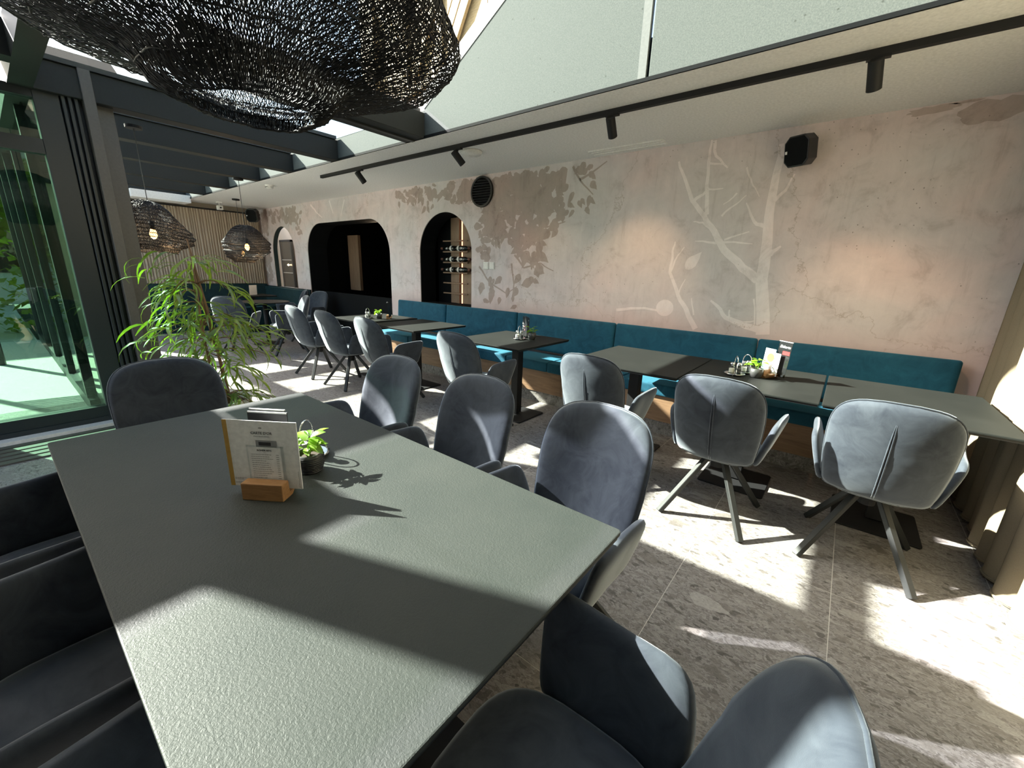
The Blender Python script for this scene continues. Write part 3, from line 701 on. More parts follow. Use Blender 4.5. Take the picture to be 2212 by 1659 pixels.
WALLC = [(-5.29, 2.60, 0, 'grey velvet armchair at the wall tables, the farthest of the row'), (-4.54, 2.60, .03, 'grey velvet armchair, second farthest at the wall tables, sunlit on its back'),
         (-3.72, 2.60, .02, 'grey velvet armchair, third farthest at the wall tables'), (-2.45, 2.60, .03, 'grey velvet armchair alone at the black single table with the black menu'),
         (-1.20, 2.59, 0, 'grey velvet armchair at the left end of the joined wall tables'), (-.43, 2.58, -.02, 'grey velvet armchair at the middle of the joined wall tables'),
         (.275, 2.65, -.03, 'grey velvet armchair nearest the beige curtain, four dark legs in view')]
for x, y, rz, lb in WALLC: make_chair(x, y, rz, lb, G1)
for x, y, rz, lb in ((-1.90, 1.07, PI + .04, 'grey velvet armchair on the far side of the long table, farthest of three'), (-1.275, 1.08, PI - .03, 'grey velvet armchair on the far side of the long table, middle of three'),
                     (-.655, 1.08, PI - .05, 'grey velvet armchair on the far side of the long table, nearest, half sunlit'),
                     (-2.33, .48, -PI / 2, 'grey velvet armchair at the head of the long table by the window'), (-1.79, -.07, .0, 'dark velvet armchair tucked under the long table at the left, farthest of three'),
                     (-1.165, -.07, .0, 'dark velvet armchair tucked under the long table at the left, middle of three'), (-.54, -.07, 0, 'dark velvet armchair tucked under the long table at the left, nearest of three'),
                     (-.225, .455, PI / 2 + .04, 'dark velvet armchair at the near end of the long table, its armrest half sunlit')):
    make_chair(x, y, rz, lb, G2)
for x, y, rz, lb in ((-6.95, 2.92, 2.9, 'grey velvet armchair in front of the dark wainscot, right of the round table'), (-8.5, 3.64, PI - .3, 'grey velvet armchair behind the far round table, left of two backs'),
                     (-7.80, 3.68, PI + .3, 'grey velvet armchair behind the far round table, beside the dark wainscot'), (-7.35, 2.35, .9, 'grey velvet armchair half hidden behind the tall potted plant')):
    make_chair(x, y, rz, lb, G3)

# ------------------------------------------------------------------ tables
def pedestal_table(x0, x1, y0, y1, label, group, cx=None, cy=None, mat='wall_table_top', base=.41, bx=0.0):
    cx = (x0 + x1) / 2 if cx is None else cx; cy = (y0 + y1) / 2 if cy is None else cy
    t = empty('pedestal_table', label, 'table', (cx, cy, 0), 0, group)
    top = MB().box((x0 - cx, y0 - cy, .738), (x1 - cx, y1 - cy, .75)).obj('tabletop', M[mat], t, bevel=.004, seg=2)
    MB().box((x0 - cx + .006, y0 - cy + .006, .728), (x1 - cx - .006, y1 - cy - .006, .738)).obj('tabletop_edge', M['black_plastic'], top)
    MB().box((-.04, -.04, .02), (.04, .04, .72)).obj('post', M['black_metal'], t, bevel=.003, seg=1)
    MB().box((-.16, -.16, .712), (.16, .16, .728)).obj('top_plate', M['black_metal'], t)
    MB().prism(rounded(base, base, .018, 4), 'z', .0, .012).obj('base_plate', M['black_metal'], t, bevel=.003, seg=1)
    return t
GT = 'dark pedestal tables along the bench'
pedestal_table(-5.25, -4.46, 2.76, 3.55, 'dark square pedestal table farthest along the petrol bench, sunlit, with condiments', GT, cy=3.12)
pedestal_table(-4.36, -3.54, 2.76, 3.55, 'dark square pedestal table, second along the bench, empty top in sun', GT, cy=3.12)
pedestal_table(-2.95, -2.12, 2.76, 3.60, 'dark square pedestal table standing alone with the black menu', GT, cx=-2.42, cy=3.14)
pedestal_table(-1.62, -.783, 2.755, 3.675, 'dark pedestal table, left one of the three joined along the bench', GT, cx=-1.21, cy=3.14)
pedestal_table(-.775, -.012, 2.755, 3.675, 'dark pedestal table, middle one of the three joined, with colourful menus', GT, cx=-.395, cy=3.14)
pedestal_table(0.0, .757, 2.758, 3.68, 'dark pedestal table, right one of the three joined, touching the curtain', GT, cx=.375, cy=3.14)
t = empty('long_table', 'long dark textured table in the foreground, striped by sunlight', 'table', (-1.25, .48, 0))
top = MB().prism(rounded(1.805, .90, .012, 4), 'z', .738, .75).obj('tabletop', M['table_top'], t, bevel=.003, seg=2)
MB().box((-.895, -.443, .722), (.895, .443, .738)).obj('tabletop_edge', M['black_plastic'], top)
for sx in (-.45, .45):
    MB().box((sx - .05, -.05, .015), (sx + .05, .05, .70)).obj('post', M['black_metal'], t)
    MB().prism(rounded(.3, .42, .02, 4, (sx, 0)), 'z', 0, .012).obj('base_plate', M['black_metal'], t)
MB().box((-.75, -.04, .69), (.75, .04, .722)).obj('top_rail', M['black_metal'], t)
t = empty('round_table', 'round pale topped pedestal table at the back of the room, bright in sun', 'table', (-8.02, 3.02, 0))
MB().lathe([(.385, .735), (.40, .74), (.40, .747), (.395, .75)], 40).obj('tabletop', M['wall_table_top'], t, smooth=False)
MB().lathe([(.035, .02), (.035, .735)], 12).obj('post', M['black_metal'], t, smooth=True); MB().lathe([(.24, 0), (.24, .01), (.05, .03)], 28).obj('base_plate', M['black_metal'], t)
t = empty('serving_table', 'dark table before the far bench, with a white photo card on it', 'table', (-9.75, 3.45, 0))
MB().prism(rounded(.75, .7, .02, 3), 'z', .725, .75).obj('tabletop', M['wall_table_top'], t); MB().box((-.04, -.04, .012), (.04, .04, .725)).obj('post', M['black_metal'], t); MB().prism(rounded(.4, .4, .02, 3), 'z', 0, .012).obj('base_plate', M['black_metal'], t)

# ------------------------------------------------------------------ benches
be = empty('wall_bench', 'long petrol velvet bench with oak front along the mural wall', 'bench', (-2.5, 3.85, 0))
BX0, BX1 = -5.56, .70
def lb(x, y=0): return x + 2.5
seams = [BX0, -4.44, -3.15, -1.842, -.531, BX1]
for i in range(5):
    a, c = lb(seams[i]) + .002, lb(seams[i + 1]) - .002
    out = rounded(c - a, .42, .022, 5, ((a + c) / 2, .70))
    pn = pillow(out, ((a + c) / 2, .70), lambda q: (q[0], .225 + .0 * q[1] - .10 * (.91 - q[1]) * .6, q[1]), .042, (0, -1, .08), rings=(0, .5, .8, .93, .97, .99, 1.0), p=30).obj('back_panel', M['velvet_teal'], be, smooth=True)
ss = [BX0, -4.75, -3.90, -2.95, -2.38, -1.55, -.70, .10, BX1]
for i in range(len(ss) - 1):
    a, c = lb(ss[i]) + .002, lb(ss[i + 1]) - .002
    MB().box((a, -.25, .36), (c, .20, .465)).obj('seat_cushion', M['velvet_teal'], be, smooth=False, bevel=.02, seg=3)
ws_ = [BX0, -4.9, -4.0, -3.1, -2.2, -1.3, -.4, BX1]
for i in range(len(ws_) - 1):
    MB().box((lb(ws_[i]) + .0015, -.225, .12), (lb(ws_[i + 1]) - .0015, -.20, .36)).obj('front_panel', M['bench_wood'], be)
MB().box((lb(BX0), -.215, 0), (lb(BX1), -.195, .12)).obj('plinth', M['stone_skirt'], be)
MB().box((lb(BX0) + .01, -.19, .02), (lb(BX1) - .01, .27, .355)).obj('carcass', M['black_plastic'], be)
be2 = empty('corner_bench', 'dark petrol bench and wainscot in the far corner under the curtain', 'bench', (-10.3, 3.0, 0))
MB().box((-.43, -1.2, .0), (-.02, 1.12, .44)).obj('seat_cushion', M['velvet_dark'], be2, bevel=.02); MB().box((-.44, -1.2, .44), (-.32, 1.12, .94)).obj('back_panel', M['velvet_dark'], be2, bevel=.02)
wns = struct('trim_wainscot', MB().box((XL, WY - .03, 0), (-8.59, WY - .002, .905)), M['teal_jamb'])
MB().box((-8.59, WY + .05, 0), (-5.86, WY + .08, .90)).obj('counter_panel', M['black_wall'], wns)
MB().box((XL + .02, WY - .09, .45), (-8.65, WY - .03, .885)).obj('back_panel', M['velvet_dark'], wns, bevel=.015)

# ------------------------------------------------------------------ curtains
def curtain(name, label, p0, p1, z0, z1, folds, amp, mat, seed, wob=.0, hem=True):
    rnd = random.Random(seed); p0 = Vector(p0); p1 = Vector(p1); L = (p1 - p0).length; d = (p1 - p0) / L; n = Vector((-d.y, d.x, 0))
    ph = []; x = 0
    while x < L: 
        w = L / folds * rnd.uniform(.75, 1.3); ph.append((x, w, rnd.uniform(.75, 1.2))); x += w
    cols = []
    for (x0, w, a) in ph:
        for k in range(8):
            t = k / 8; c = math.sin(PI * t); cols.append((x0 + w * t, a * amp * (c ** .6)))
    cols = [c for c in cols if c[0] <= L] + [(L, 0)]
    rows = 14; v = []; f = []
    for r in range(rows):
        t = r / (rows - 1); z = z0 + (z1 - z0) * t
        fl_ = 1.0 + .12 * (1 - t) - .25 * t ** 3
        for (x, o_) in cols:
            P = p0 + d * x + n * (o_ * fl_ + wob * math.sin(3 * x + 2 * t)); v.append((P.x, P.y, z))
    C_ = len(cols); n2 = len(v)
    for r in range(rows - 1):
        for c in range(C_ - 1): f.append((r * C_ + c, r * C_ + c + 1, (r + 1) * C_ + c + 1, (r + 1) * C_ + c))
    v2 = [(x + n.x * -.003, y + n.y * -.003, z) for x, y, z in v]; v += v2
    f += [tuple(n2 + i for i in q[::-1]) for q in f]
    t = empty(name, label, 'curtain', (0, 0, 0))
    MB().add(v, f).obj('cloth', M[mat], t, smooth=True, fix=False)
    if hem:
        hv = []
        pts = [(v[i][0] + n.x * .001, v[i][1] + n.y * .001, z0 + .012) for i in range(C_)]
        MB().tube(pts, .006, 5).obj('hem', M[mat], t, smooth=True)
    return t
curtain('curtain', 'cream floor length curtain with deep round folds at the right edge', (.875, .2, 0), (.875, 4.08, 0), .012, 2.52, 24, .070, 'curtain', 3)
rl = MB().box((.82, .15, 2.528), (.90, 4.1, 2.549)); o = rl.obj('curtain_rail', M['white_plastic']); tag(o, 'white ceiling rail carrying the cream curtain at the right', 'curtain rail')
curtain('curtain', 'long taupe curtain hanging across the back wall behind the lamps', (XL + .12, 4.08, 0), (XL + .12, 1.2, 0), .95, 2.42, 60, .030, 'curtain_far', 9, hem=False)
o = MB().bar((XL + .16, 1.2, 2.435), (XL + .16, 4.12, 2.435), .025).obj('curtain_rod', M['black_metal']); tag(o, 'thin black curtain rod on the back wall', 'curtain rod')

# ------------------------------------------------------------------ ceiling fittings
tk = empty('track_light', 'long black ceiling track carrying four spotlights', 'track light', (-2.4, 3.07, CZ))
MB().box((-3.38, -.018, -.034), (3.2, .018, 0)).obj('track', M['black_metal'], tk)
def spot(x, y, aim, label, power=0):
    t = empty('spotlight', label, 'spotlight', (x, y, CZ - .034), 0, 'black spotlights on the ceiling track')
    MB().box((-.05, -.016, -.012), (.05, .016, 0)).obj('adapter', M['black_metal'], t)
    MB().lathe([(.006, -.055), (.006, -.01)], 8).obj('stem', M['black_metal'], t)
    d = Vector(aim).normalized(); q = d.to_track_quat('Z', 'Y').to_matrix().to_4x4(); q.translation = Vector((0, 0, -.075))
    hd = MB(); hd.lathe([(.026, -.065), (.033, -.06), (.033, .075), (.028, .078), (.026, .06)], 20)
    hd.v = [tuple(q @ Vector(p)) for p in hd.v]; h = hd.obj('lamp_head', M['black_metal'], t); smooth_by_angle(h.data, .6)
    if power:
        ld = bpy.data.lights.new('spot_bulb', 'SPOT'); ld.energy = power; ld.spot_size = math.radians(62); ld.spot_blend = .9; ld.color = (1.0, .62, .34); ld.shadow_soft_size = .03
        lo = bpy.data.objects.new('spot_bulb', ld); link(lo, t); lo.location = Vector((0, 0, -.075)) + d * .09; lo.rotation_euler = d.to_track_quat('-Z', 'Y').to_euler()
    return t
spot(-4.86, 3.07, (.30, .55, -.85), 'black track spotlight, farthest of four', 9)
spot(-3.18, 3.07, (.30, .65, -.75), 'black track spotlight, second farthest, beside the white ceiling disc', 12)
spot(-1.58, 3.07, (-.10, .70, -.80), 'black track spotlight, second nearest, aimed at the pale tree', 26)
spot(-.11, 3.07, (.12, .55, -.9), 'black track spotlight nearest, above the wall speaker', 26)
t = empty('ceiling_disc', 'round white ceiling disc beside the track', 'ceiling fitting', (-3.22, 3.30, CZ)); MB().lathe([(.03, -.045), (.09, -.036), (.105, -.018), (.108, 0)], 32).obj('cover', M['white_plastic'], t, smooth=True); MB().lathe([(.028, -.049), (.028, -.044)], 16).obj('button', M['white_plastic'], t)
t = empty('smoke_detector', 'small white smoke detector on the ceiling, far left of the track', 'smoke detector', (-7.2, 2.99, CZ)); MB().lathe([(.03, -.055), (.05, -.045), (.052, -.02), (.06, -.018), (.06, 0)], 20).obj('cover', M['white_plastic'], t); MB().box((-.04, -.053, -.036), (.04, -.049, -.028)).obj('slot', M['dark_frame'], t)
t = empty('slot_diffuser', 'white linear air slot in the ceiling beside the mural', 'air vent', (-1.88, 3.98, CZ)); 
MB().box((-.36, -.07, -.012), (.36, -.05, 0)).obj('frame', M['white_plastic'], t); MB().box((-.36, .05, -.012), (.36, .07, 0)).obj('frame', M['white_plastic'], t); MB().box((-.36, -.05, -.004), (.36, .05, 0)).obj('slot', M['white_paint'], t); MB().box((-.36, -.008, -.010), (.36, .008, -.004)).obj('blade', M['white_plastic'], t)
t = empty('camera_dome', 'small white security camera hanging under the far ceiling', 'camera', (-10.15, 3.22, CZ)); MB().box((-.04, -.04, -.02), (.04, .04, 0)).obj('foot', M['white_plastic'], t); MB().box((-.01, -.01, -.07), (.01, .01, -.02)).obj('stem', M['white_plastic'], t); MB().box((-.05, -.045, -.15), (.05, .045, -.07)).obj('body', M['white_plastic'], t, bevel=.008); MB().lathe([(.016, 0), (.016, .012)], 12).obj('lens', M['black_plastic'], t).matrix_local = Matrix.Translation((.05, 0, -.11)) @ Matrix.Rotation(PI / 2, 4, 'Y')

# wall fittings
t = empty('round_vent', 'round black louvred vent high on the mural wall', 'vent', (-3.85, WY, 2.355))
def ring_xz(mb, r0, r1, y0_, y1_, n=40):
    v = []
    for (r, y) in ((r0, y0_), (r1, y0_), (r1, y1_), (r0, y1_)):
        for k in range(n): a = 2 * PI * k / n; v.append((r * math.cos(a), y, r * math.sin(a)))
    return mb.add(v, [(e * n + k, e * n + (k + 1) % n, ((e + 1) % 4) * n + (k + 1) % n, ((e + 1) % 4) * n + k) for e in range(4) for k in range(n)])
ring_xz(MB(), .160, .182, -.03, 0).obj('frame', M['black_plastic'], t)
MB().prism([(.161 * math.cos(2 * PI * k / 32), .161 * math.sin(2 * PI * k / 32)) for k in range(32)], 'y', -.008, -.001).obj('backing', M['black_wall'], t)
for k in range(10):
    z = -.135 + .03 * k; hw = math.sqrt(max(.0, .158 ** 2 - z * z))
    MB().add([(-hw, -.012, z + .012), (hw, -.012, z + .012), (hw, -.030, z - .006), (-hw, -.030, z - .006), (-hw, -.010, z + .009), (hw, -.010, z + .009), (hw, -.028, z - .009), (-hw, -.028, z - .009)], [(0, 1, 2, 3), (7, 6, 5, 4), (0, 4, 5, 1), (1, 5, 6, 2), (2, 6, 7, 3), (3, 7, 4, 0)]).obj('slat', M['black_plastic'], t)
def speaker(x, y, z, rz, label, sc=1.0, wall_dir=(0, 1, 0)):
    t = empty('wall_speaker', label, 'loudspeaker', (x, y, z), rz)
    T = Matrix.Rotation(.22, 4, 'X')
    oc = [(-.105, -.065), (-.065, -.105), (.065, -.105), (.105, -.065), (.105, .065), (.065, .105), (-.065, .105), (-.105, .065)]
    oc = [(a * sc * .82, b_ * sc) for a, b_ in oc]
    mb = MB().prism(oc, 'y', -.14 * sc, -.02); mb.v = [tuple(T @ Vector(p)) for p in mb.v]; mb.obj('body', M['black_plastic'], t, bevel=.006, seg=2)
    mb = MB().prism([(a * .9, b_ * .9) for a, b_ in oc], 'y', -.146 * sc, -.139 * sc); mb.v = [tuple(T @ Vector(p)) for p in mb.v]; mb.obj('grille', M['black_wall'], t)
    mb = MB().box((-.074 * sc, -.149 * sc, -.01), (-.060 * sc, -.146 * sc, .01)); mb.v = [tuple(T @ Vector(p)) for p in mb.v]; mb.obj('badge', M['chalk'], t)
    MB().bar((0, -.03, 0), (0, .06, 0), .03).obj('bracket', M['black_plastic'], t)
speaker(-.455, WY - .06, 2.36, -.40, 'black octagonal loudspeaker high on the mural wall, right of the tree', 1.0)
speaker(-10.35, 3.92, 2.40, .85, 'black loudspeaker in the far corner beside the curtain rod', 1.25)
t = empty('light_switch', 'pair of square white light switches on the leaf print', 'light switch', (-3.72, WY, 1.462))
for dx in (-.052, .052):
    p_ = MB().box((dx - .045, -.010, -.045), (dx + .045, 0, .045)).obj('frame', M['white_plastic'], t, bevel=.002, seg=1); MB().box((dx - .036, -.015, -.036), (dx + .036, -.010, .036)).obj('rocker', M['white_plastic'], p_, bevel=.002, seg=1)

# ------------------------------------------------------------------ wire mesh pendant lamps
def shade_profile(big):
    P = [(.055, 0), (.10, -.015), (.16, -.06), (.21, -.12), (.255, -.185), (.295, -.235), (.318, -.262), (.292, -.288), (.318, -.318), (.282, -.345), (.305, -.378), (.262, -.402), (.215, -.425), (.190, -.442), (.178, -.470), (.165, -.480)]
    if big: P = [(.06, 0), (.15, -.02), (.28, -.08), (.40, -.17), (.50, -.28), (.555, -.38), (.572, -.43), (.555, -.465), (.48, -.498), (.38, -.528), (.30, -.550), (.25, -.568), (.228, -.59), (.212, -.62), (.186, -.636), (.16, -.642)]
    return P
def mesh_shade(prof, strands, rows, wire, seed, crumple=.02, tilt=(0, 0), flare=None):
    """knitted wire: staggered zig-zag cells plus the hoops; 3-sided wires built with numpy"""
    rs = np.array([p[0] for p in prof]); zz = np.array([p[1] for p in prof])
    s = np.concatenate([[0], np.cumsum(np.hypot(np.diff(rs), np.diff(zz)))]); t = np.linspace(0, s[-1], rows)
    R = np.interp(t, s, rs); Z = np.interp(t, s, zz); rng = np.random.default_rng(seed)
    ang = np.linspace(0, 2 * PI, strands, endpoint=False)
    A, I = np.meshgrid(ang, np.arange(rows))
    A = A + (I % 2) * (PI / strands)
    c1, c2, c3, c4 = rng.uniform(0, 6.28, 4)
    cr = crumple * (np.sin(3 * A + c1 + I * .12) + .7 * np.sin(5 * A + c2 - I * .2) + .5 * np.sin(9 * A + c3 + I * .35))
    RR = R[:, None] * (1 + cr) + rng.normal(0, .0022, A.shape)
    ZZ = Z[:, None] + crumple * .35 * np.sin(2 * A + c4) * (R[:, None] / R.max()) + rng.normal(0, .0022, A.shape)
    if flare is not None: RR, ZZ = flare(A, RR, ZZ)
    X = RR * np.cos(A); Y = RR * np.sin(A)
    ZZ = ZZ + tilt[0] * X + tilt[1] * Y
    V = np.stack([X, Y, ZZ], -1); idx = np.arange(rows * strands).reshape(rows, strands)
    e = []
    up_, dn = idx[:-1], idx[1:]
    even = (np.arange(rows - 1) % 2 == 0)[:, None]
    e.append(np.stack([up_.ravel(), dn.ravel()], 1))
    e.append(np.stack([up_.ravel(), np.where(even, np.roll(dn, 1, 1), np.roll(dn, -1, 1)).ravel()], 1))
    E_ = np.concatenate(e); keep = rng.random(len(E_)) > .04; E_ = E_[keep]
    return V, E_, idx
def wires(V, E_, r):
    P = V.reshape(-1, 3); a = P[E_[:, 0]]; b_ = P[E_[:, 1]]; d = b_ - a; L = np.linalg.norm(d, axis=1, keepdims=True); d = d / np.maximum(L, 1e-6)
    ref = np.where(np.abs(d[:, 2:3]) < .9, np.array([[0, 0, 1.]]), np.array([[1., 0, 0]])); s = np.cross(d, ref); s /= np.linalg.norm(s, axis=1, keepdims=True); u = np.cross(d, s)
    n = len(E_); out = np.zeros((n, 6, 3))
    for k in range(3):
        q = 2 * PI * k / 3; o_ = (s * math.cos(q) + u * math.sin(q)) * r; out[:, k] = a + o_; out[:, 3 + k] = b_ + o_
    base = (np.arange(n) * 6)[:, None]
    F = np.concatenate([base + np.array([[k, (k + 1) % 3, 3 + (k + 1) % 3, 3 + k]]) for k in range(3)])
    return out.reshape(-1, 3), F
def np_mesh(name, V, F, mat):
    me = bpy.data.meshes.new(name); me.vertices.add(len(V)); me.vertices.foreach_set('co', V.astype(np.float32).ravel())
    me.loops.add(F.size); me.loops.foreach_set('vertex_index', F.astype(np.int32).ravel()); me.polygons.add(len(F))
    me.polygons.foreach_set('loop_start', (np.arange(len(F)) * F.shape[1]).astype(np.int32)); me.update(calc_edges=True); me.materials.append(mat); return me
def pendant(x, y, ztop, zcan, label, big, seed, tilt=(0, 0), shift=(0, 0), lit=True, group=None, sc=1.0, crumple=.03):
    t = empty('pendant_lamp', label, 'lamp', (x, y, ztop), 0, group)
    prof = [(a * sc, b_ * sc) for a, b_ in shade_profile(big)]
    st, rw, wr_ = (280, 66, .0016) if big else (150, 46, .0017)
    fl2 = None
    V, E_, idx = mesh_shade(prof, st, rw, wr_, seed, crumple, tilt, fl2)
    v, f = wires(V, E_, wr_)
    sh = link(bpy.data.objects.new('shade_mesh', np_mesh('shade_mesh', v, f, M['wire'])), t)
    hoops = range(0, rw, 6 if big else 3); hv = []
    for i in list(hoops) + [rw - 1]:
        pts = [tuple(p) for p in V[i][::4 if big else 2]]
        MB().tube(pts, .0026 if big else .0032, 5, closed=True).obj('hoop', M['wire'], sh, smooth=True)
    if big:   # second, looser inner skin that the photograph shows through the outer one
        V2, E2, _ = mesh_shade([(a * .80, b_ * .88 - .03) for a, b_ in prof], 170, 48, .001, seed + 5, crumple * 1.3, tilt)
        v, f = wires(V2, E2, .0011); link(bpy.data.objects.new('inner_mesh', np_mesh('inner_mesh', v, f, M['wire'])), t)
    MB().tube([(0, 0, -.20 * sc), (.004, 0, 0), (0, 0, zcan - ztop)], .0035, 6).obj('cord', M['black_plastic'], t)
    MB().lathe([(.062, -.025), (.062, 0)], 24, (0, 0, zcan - ztop)).obj('canopy', M['black_metal'], t)
    MB().lathe([(.018, -.26 * sc), (.022, -.20 * sc), (.012, -.18 * sc)], 14).obj('socket', M['black_plastic'], t)
    bz = -.30 * sc
    MB().lathe([(.006, bz - .052), (.022, bz - .04), (.031, bz - .012), (.026, bz + .016), (.014, bz + .04)], 16).obj('bulb', M['bulb'] if lit else M['clear_glass'], t, smooth=True)
    if lit:
        ld = bpy.data.lights.new('bulb_or_fill_light', 'POINT'); ld.energy = 7; ld.color = (1, .62, .3); ld.shadow_soft_size = .03; lo = bpy.data.objects.new('bulb_or_fill_light', ld); link(lo, t); lo.location = (0, 0, bz - .07)
    return t
pendant(-1.355, .54, 2.42, 3.35, 'huge black wire mesh pendant lamp over the long table', True, 21, (.0, .0), lit=False, sc=.97)
GP = 'black wire mesh pendants in the back of the room'
pendant(-5.28, 1.09, 1.92, 2.55, 'black wire mesh pendant with glowing bulb, left of the potted plant', False, 31, (.03, -.05), group=GP, sc=.93, crumple=.06)
pendant(-7.06, 2.52, 1.92, 2.55, 'black wire mesh pendant with glowing bulb before the far curtain', False, 41, (0, 0), group=GP, sc=.98)
pendant(-9.35, 3.25, 1.86, 2.55, 'farthest black wire mesh pendant, mostly behind another lamp', False, 51, (0, 0), group=GP, sc=.95)

# ------------------------------------------------------------------ tall potted plant
def strap_leaf(L, W, droop, name, mat, n=7):
    v = []; f = []
    ang = .5; p = Vector((0, 0, 0)); 
    for i in range(n):
        t = i / (n - 1); w = W * (math.sin(PI * min(1, t * .92 + .04)) ** .7) * (1 - .25 * t)
        v += [(p.x, -w / 2, p.z + w * .12), (p.x, 0, p.z), (p.x, w / 2, p.z + w * .12)]
        p = p + Vector((math.cos(ang), 0, math.sin(ang))) * (L / (n - 1)); ang -= droop / (n - 1)
    for i in range(n - 1):
        for k in range(2): f.append((3 * i + k, 3 * i + k + 1, 3 * i + 4 + k, 3 * i + 3 + k))
    return MB().add(v, f).mesh(name, mat, smooth=True, fix=False)
leafmeshes = [strap_leaf(L, W, d, 'leaf', M['leaf']) for L, W, d in ((.24, .022, 1.4), (.21, .020, 1.9), (.27, .024, 2.2), (.19, .018, 1.2), (.23, .020, 2.5))]
PX, PY = -3.60, .985
pl = empty('potted_plant', 'tall potted plant with long drooping green leaves and thin brown trunks', 'plant', (PX, PY, 0))
pv = MB(); pv.lathe([(.13, 0), (.15, .02), (.175, .34), (.185, .385), (.172, .385), (.16, .33)], 28, capt=False); pv.obj('pot', M['pot_white'], pl, smooth=False)
MB().lathe([(.005, .345), (.168, .342), (.168, .32)], 24, capb=False, capt=False).obj('soil', M['soil'], pl)
trunks = []
for k in range(4):
    a = k * 1.6 + .4; x0, y0_ = .035 * math.cos(a), .035 * math.sin(a); pts = []
    tipz = (1.55, 1.42, 1.2, 1.3)[k]
    for i in range(9):
        t_ = i / 8; pts.append((x0 * (1 - .6 * t_) - .16 * t_ - .03 * math.sin(3 * t_ + k), y0_ * (1 - .5 * t_) + .02 * math.sin(4 * t_ + k) - .02 * t_, .34 + (tipz - .34) * t_))
    trunks.append(pts); MB().tube(pts, [.013 - .008 * i / 8 for i in range(9)], 7).obj('trunk', M['bark'], pl, smooth=True)
cnt = 0; extra = MB(); rnd = random.Random(5)
for br in range(74):
    pts = trunks[br % 4]; t_ = rnd.uniform(.22, 1.0) if br > 6 else 0.06; i = min(int(t_ * 8), 7); base = Vector(pts[i]).lerp(Vector(pts[i + 1]), t_ * 8 - i)
    az = rnd.uniform(0, 2 * PI)
    spread = (.50 * (1 - abs(t_ - .55) * 1.1)) * rnd.uniform(.45, 1.0) if br > 6 else rnd.uniform(.25, .36); 
    if br <= 6: az = rnd.uniform(-.3, 1.4)
    # branches arch over to both sides as in the photo
    d = Vector((math.cos(az), math.sin(az), 0)); b_pts = [base + d * (spread * s_) + Vector((0, 0, .16 * s_ - .22 * s_ * s_)) for s_ in (0, .25, .5, .75, 1.0)]
    bo = MB().tube(b_pts, [.0045, .004, .0035, .003, .002], 5).obj('branch', M['bark'], pl, smooth=True) if br < 40 else None
    for q in range(6):
        s_ = .25 + .15 * q; P = base + d * (spread * s_) + Vector((0, 0, .16 * s_ - .22 * s_ * s_))
        la = az + rnd.uniform(-1.3, 1.3); mesh_ = leafmeshes[rnd.randrange(5)]; sc_ = rnd.uniform(.75, 1.15)
        Mx = Matrix.Translation(P) @ Matrix.Rotation(la, 4, 'Z') @ Matrix.Rotation(rnd.uniform(-.1, .9), 4, 'Y') @ Matrix.Rotation(rnd.uniform(-.7, .7), 4, 'X') @ Matrix.Scale(sc_, 4)
        if cnt < 299:
            lo = bpy.data.objects.new('leaf', mesh_); link(lo, pl); lo.matrix_local = Mx
        else:
            extra.add([Mx @ v2.co for v2 in mesh_.vertices], [tuple(p2.vertices) for p2 in mesh_.polygons])
        cnt += 1
if extra.v:
    o = extra.obj('foliage', M['leaf'], pl, smooth=True, fix=False); o['kind'] = 'stuff'

# ------------------------------------------------------------------ small things on tables
def text_mesh(s, size, mat, align='CENTER', ext=.0003, shear=0):
    cu = bpy.data.curves.new('lettering', 'FONT'); cu.body = s; cu.size = size; cu.align_x = align; cu.extrude = ext; cu.resolution_u = 2; cu.shear = shear
    ob = bpy.data.objects.new('lettering', cu); COL.objects.link(ob); dg = bpy.context.evaluated_depsgraph_get(); me = bpy.data.meshes.new_from_object(ob.evaluated_get(dg))
    bpy.data.objects.remove(ob); me.materials.clear(); me.materials.append(mat); return me
def put_text(s, size, mat, parent, x, z, y, align='CENTER', shear=0, name='lettering', rot=0, width=None):
    """text standing in the card's local x-z plane, facing -y"""
    o_ = bpy.data.objects.new(name, text_mesh(s, size, mat, align, shear=shear)); link(o_, parent)
    if width:
        xs_ = [v2.co.x for v2 in o_.data.vertices]; o_.data.transform(Matrix.Diagonal((width / (max(xs_) - min(xs_)), width / (max(xs_) - min(xs_)), 1, 1)))
    o_.matrix_local = Matrix.Translation((x, y, z)) @ Matrix.Rotation(PI / 2, 4, 'X') @ Matrix.Rotation(rot, 4, 'Z'); return o_
def card(name, label, loc, rz, lean, w, h, mat, cat='menu card', group=None, th=.0016):
    t = empty(name, label, cat, loc, rz, group); t.rotation_euler = (lean, 0, rz)
    MB().box((-w / 2, 0, 0), (w / 2, th, h)).obj('sheet', M[mat], t); return t
def holder(loc, rz, label, group, w=.125, d=.085, h=.055):
    t = empty('menu_holder', label, 'menu holder', loc, rz, group)
    MB().prism([(-d * .5, 0), (d * .12, 0), (d * .5, h * .46), (d * .5, h * .60), (d * .22, h * .62), (d * .16, h * .26), (-d * .02, h * .26), (-d * .06, h), (-d * .5, h)], 'x', -w / 2, w / 2).obj('block', M['holder_wood'], t, bevel=.0015, seg=1); return t
GH = 'wooden menu holders on the tables'
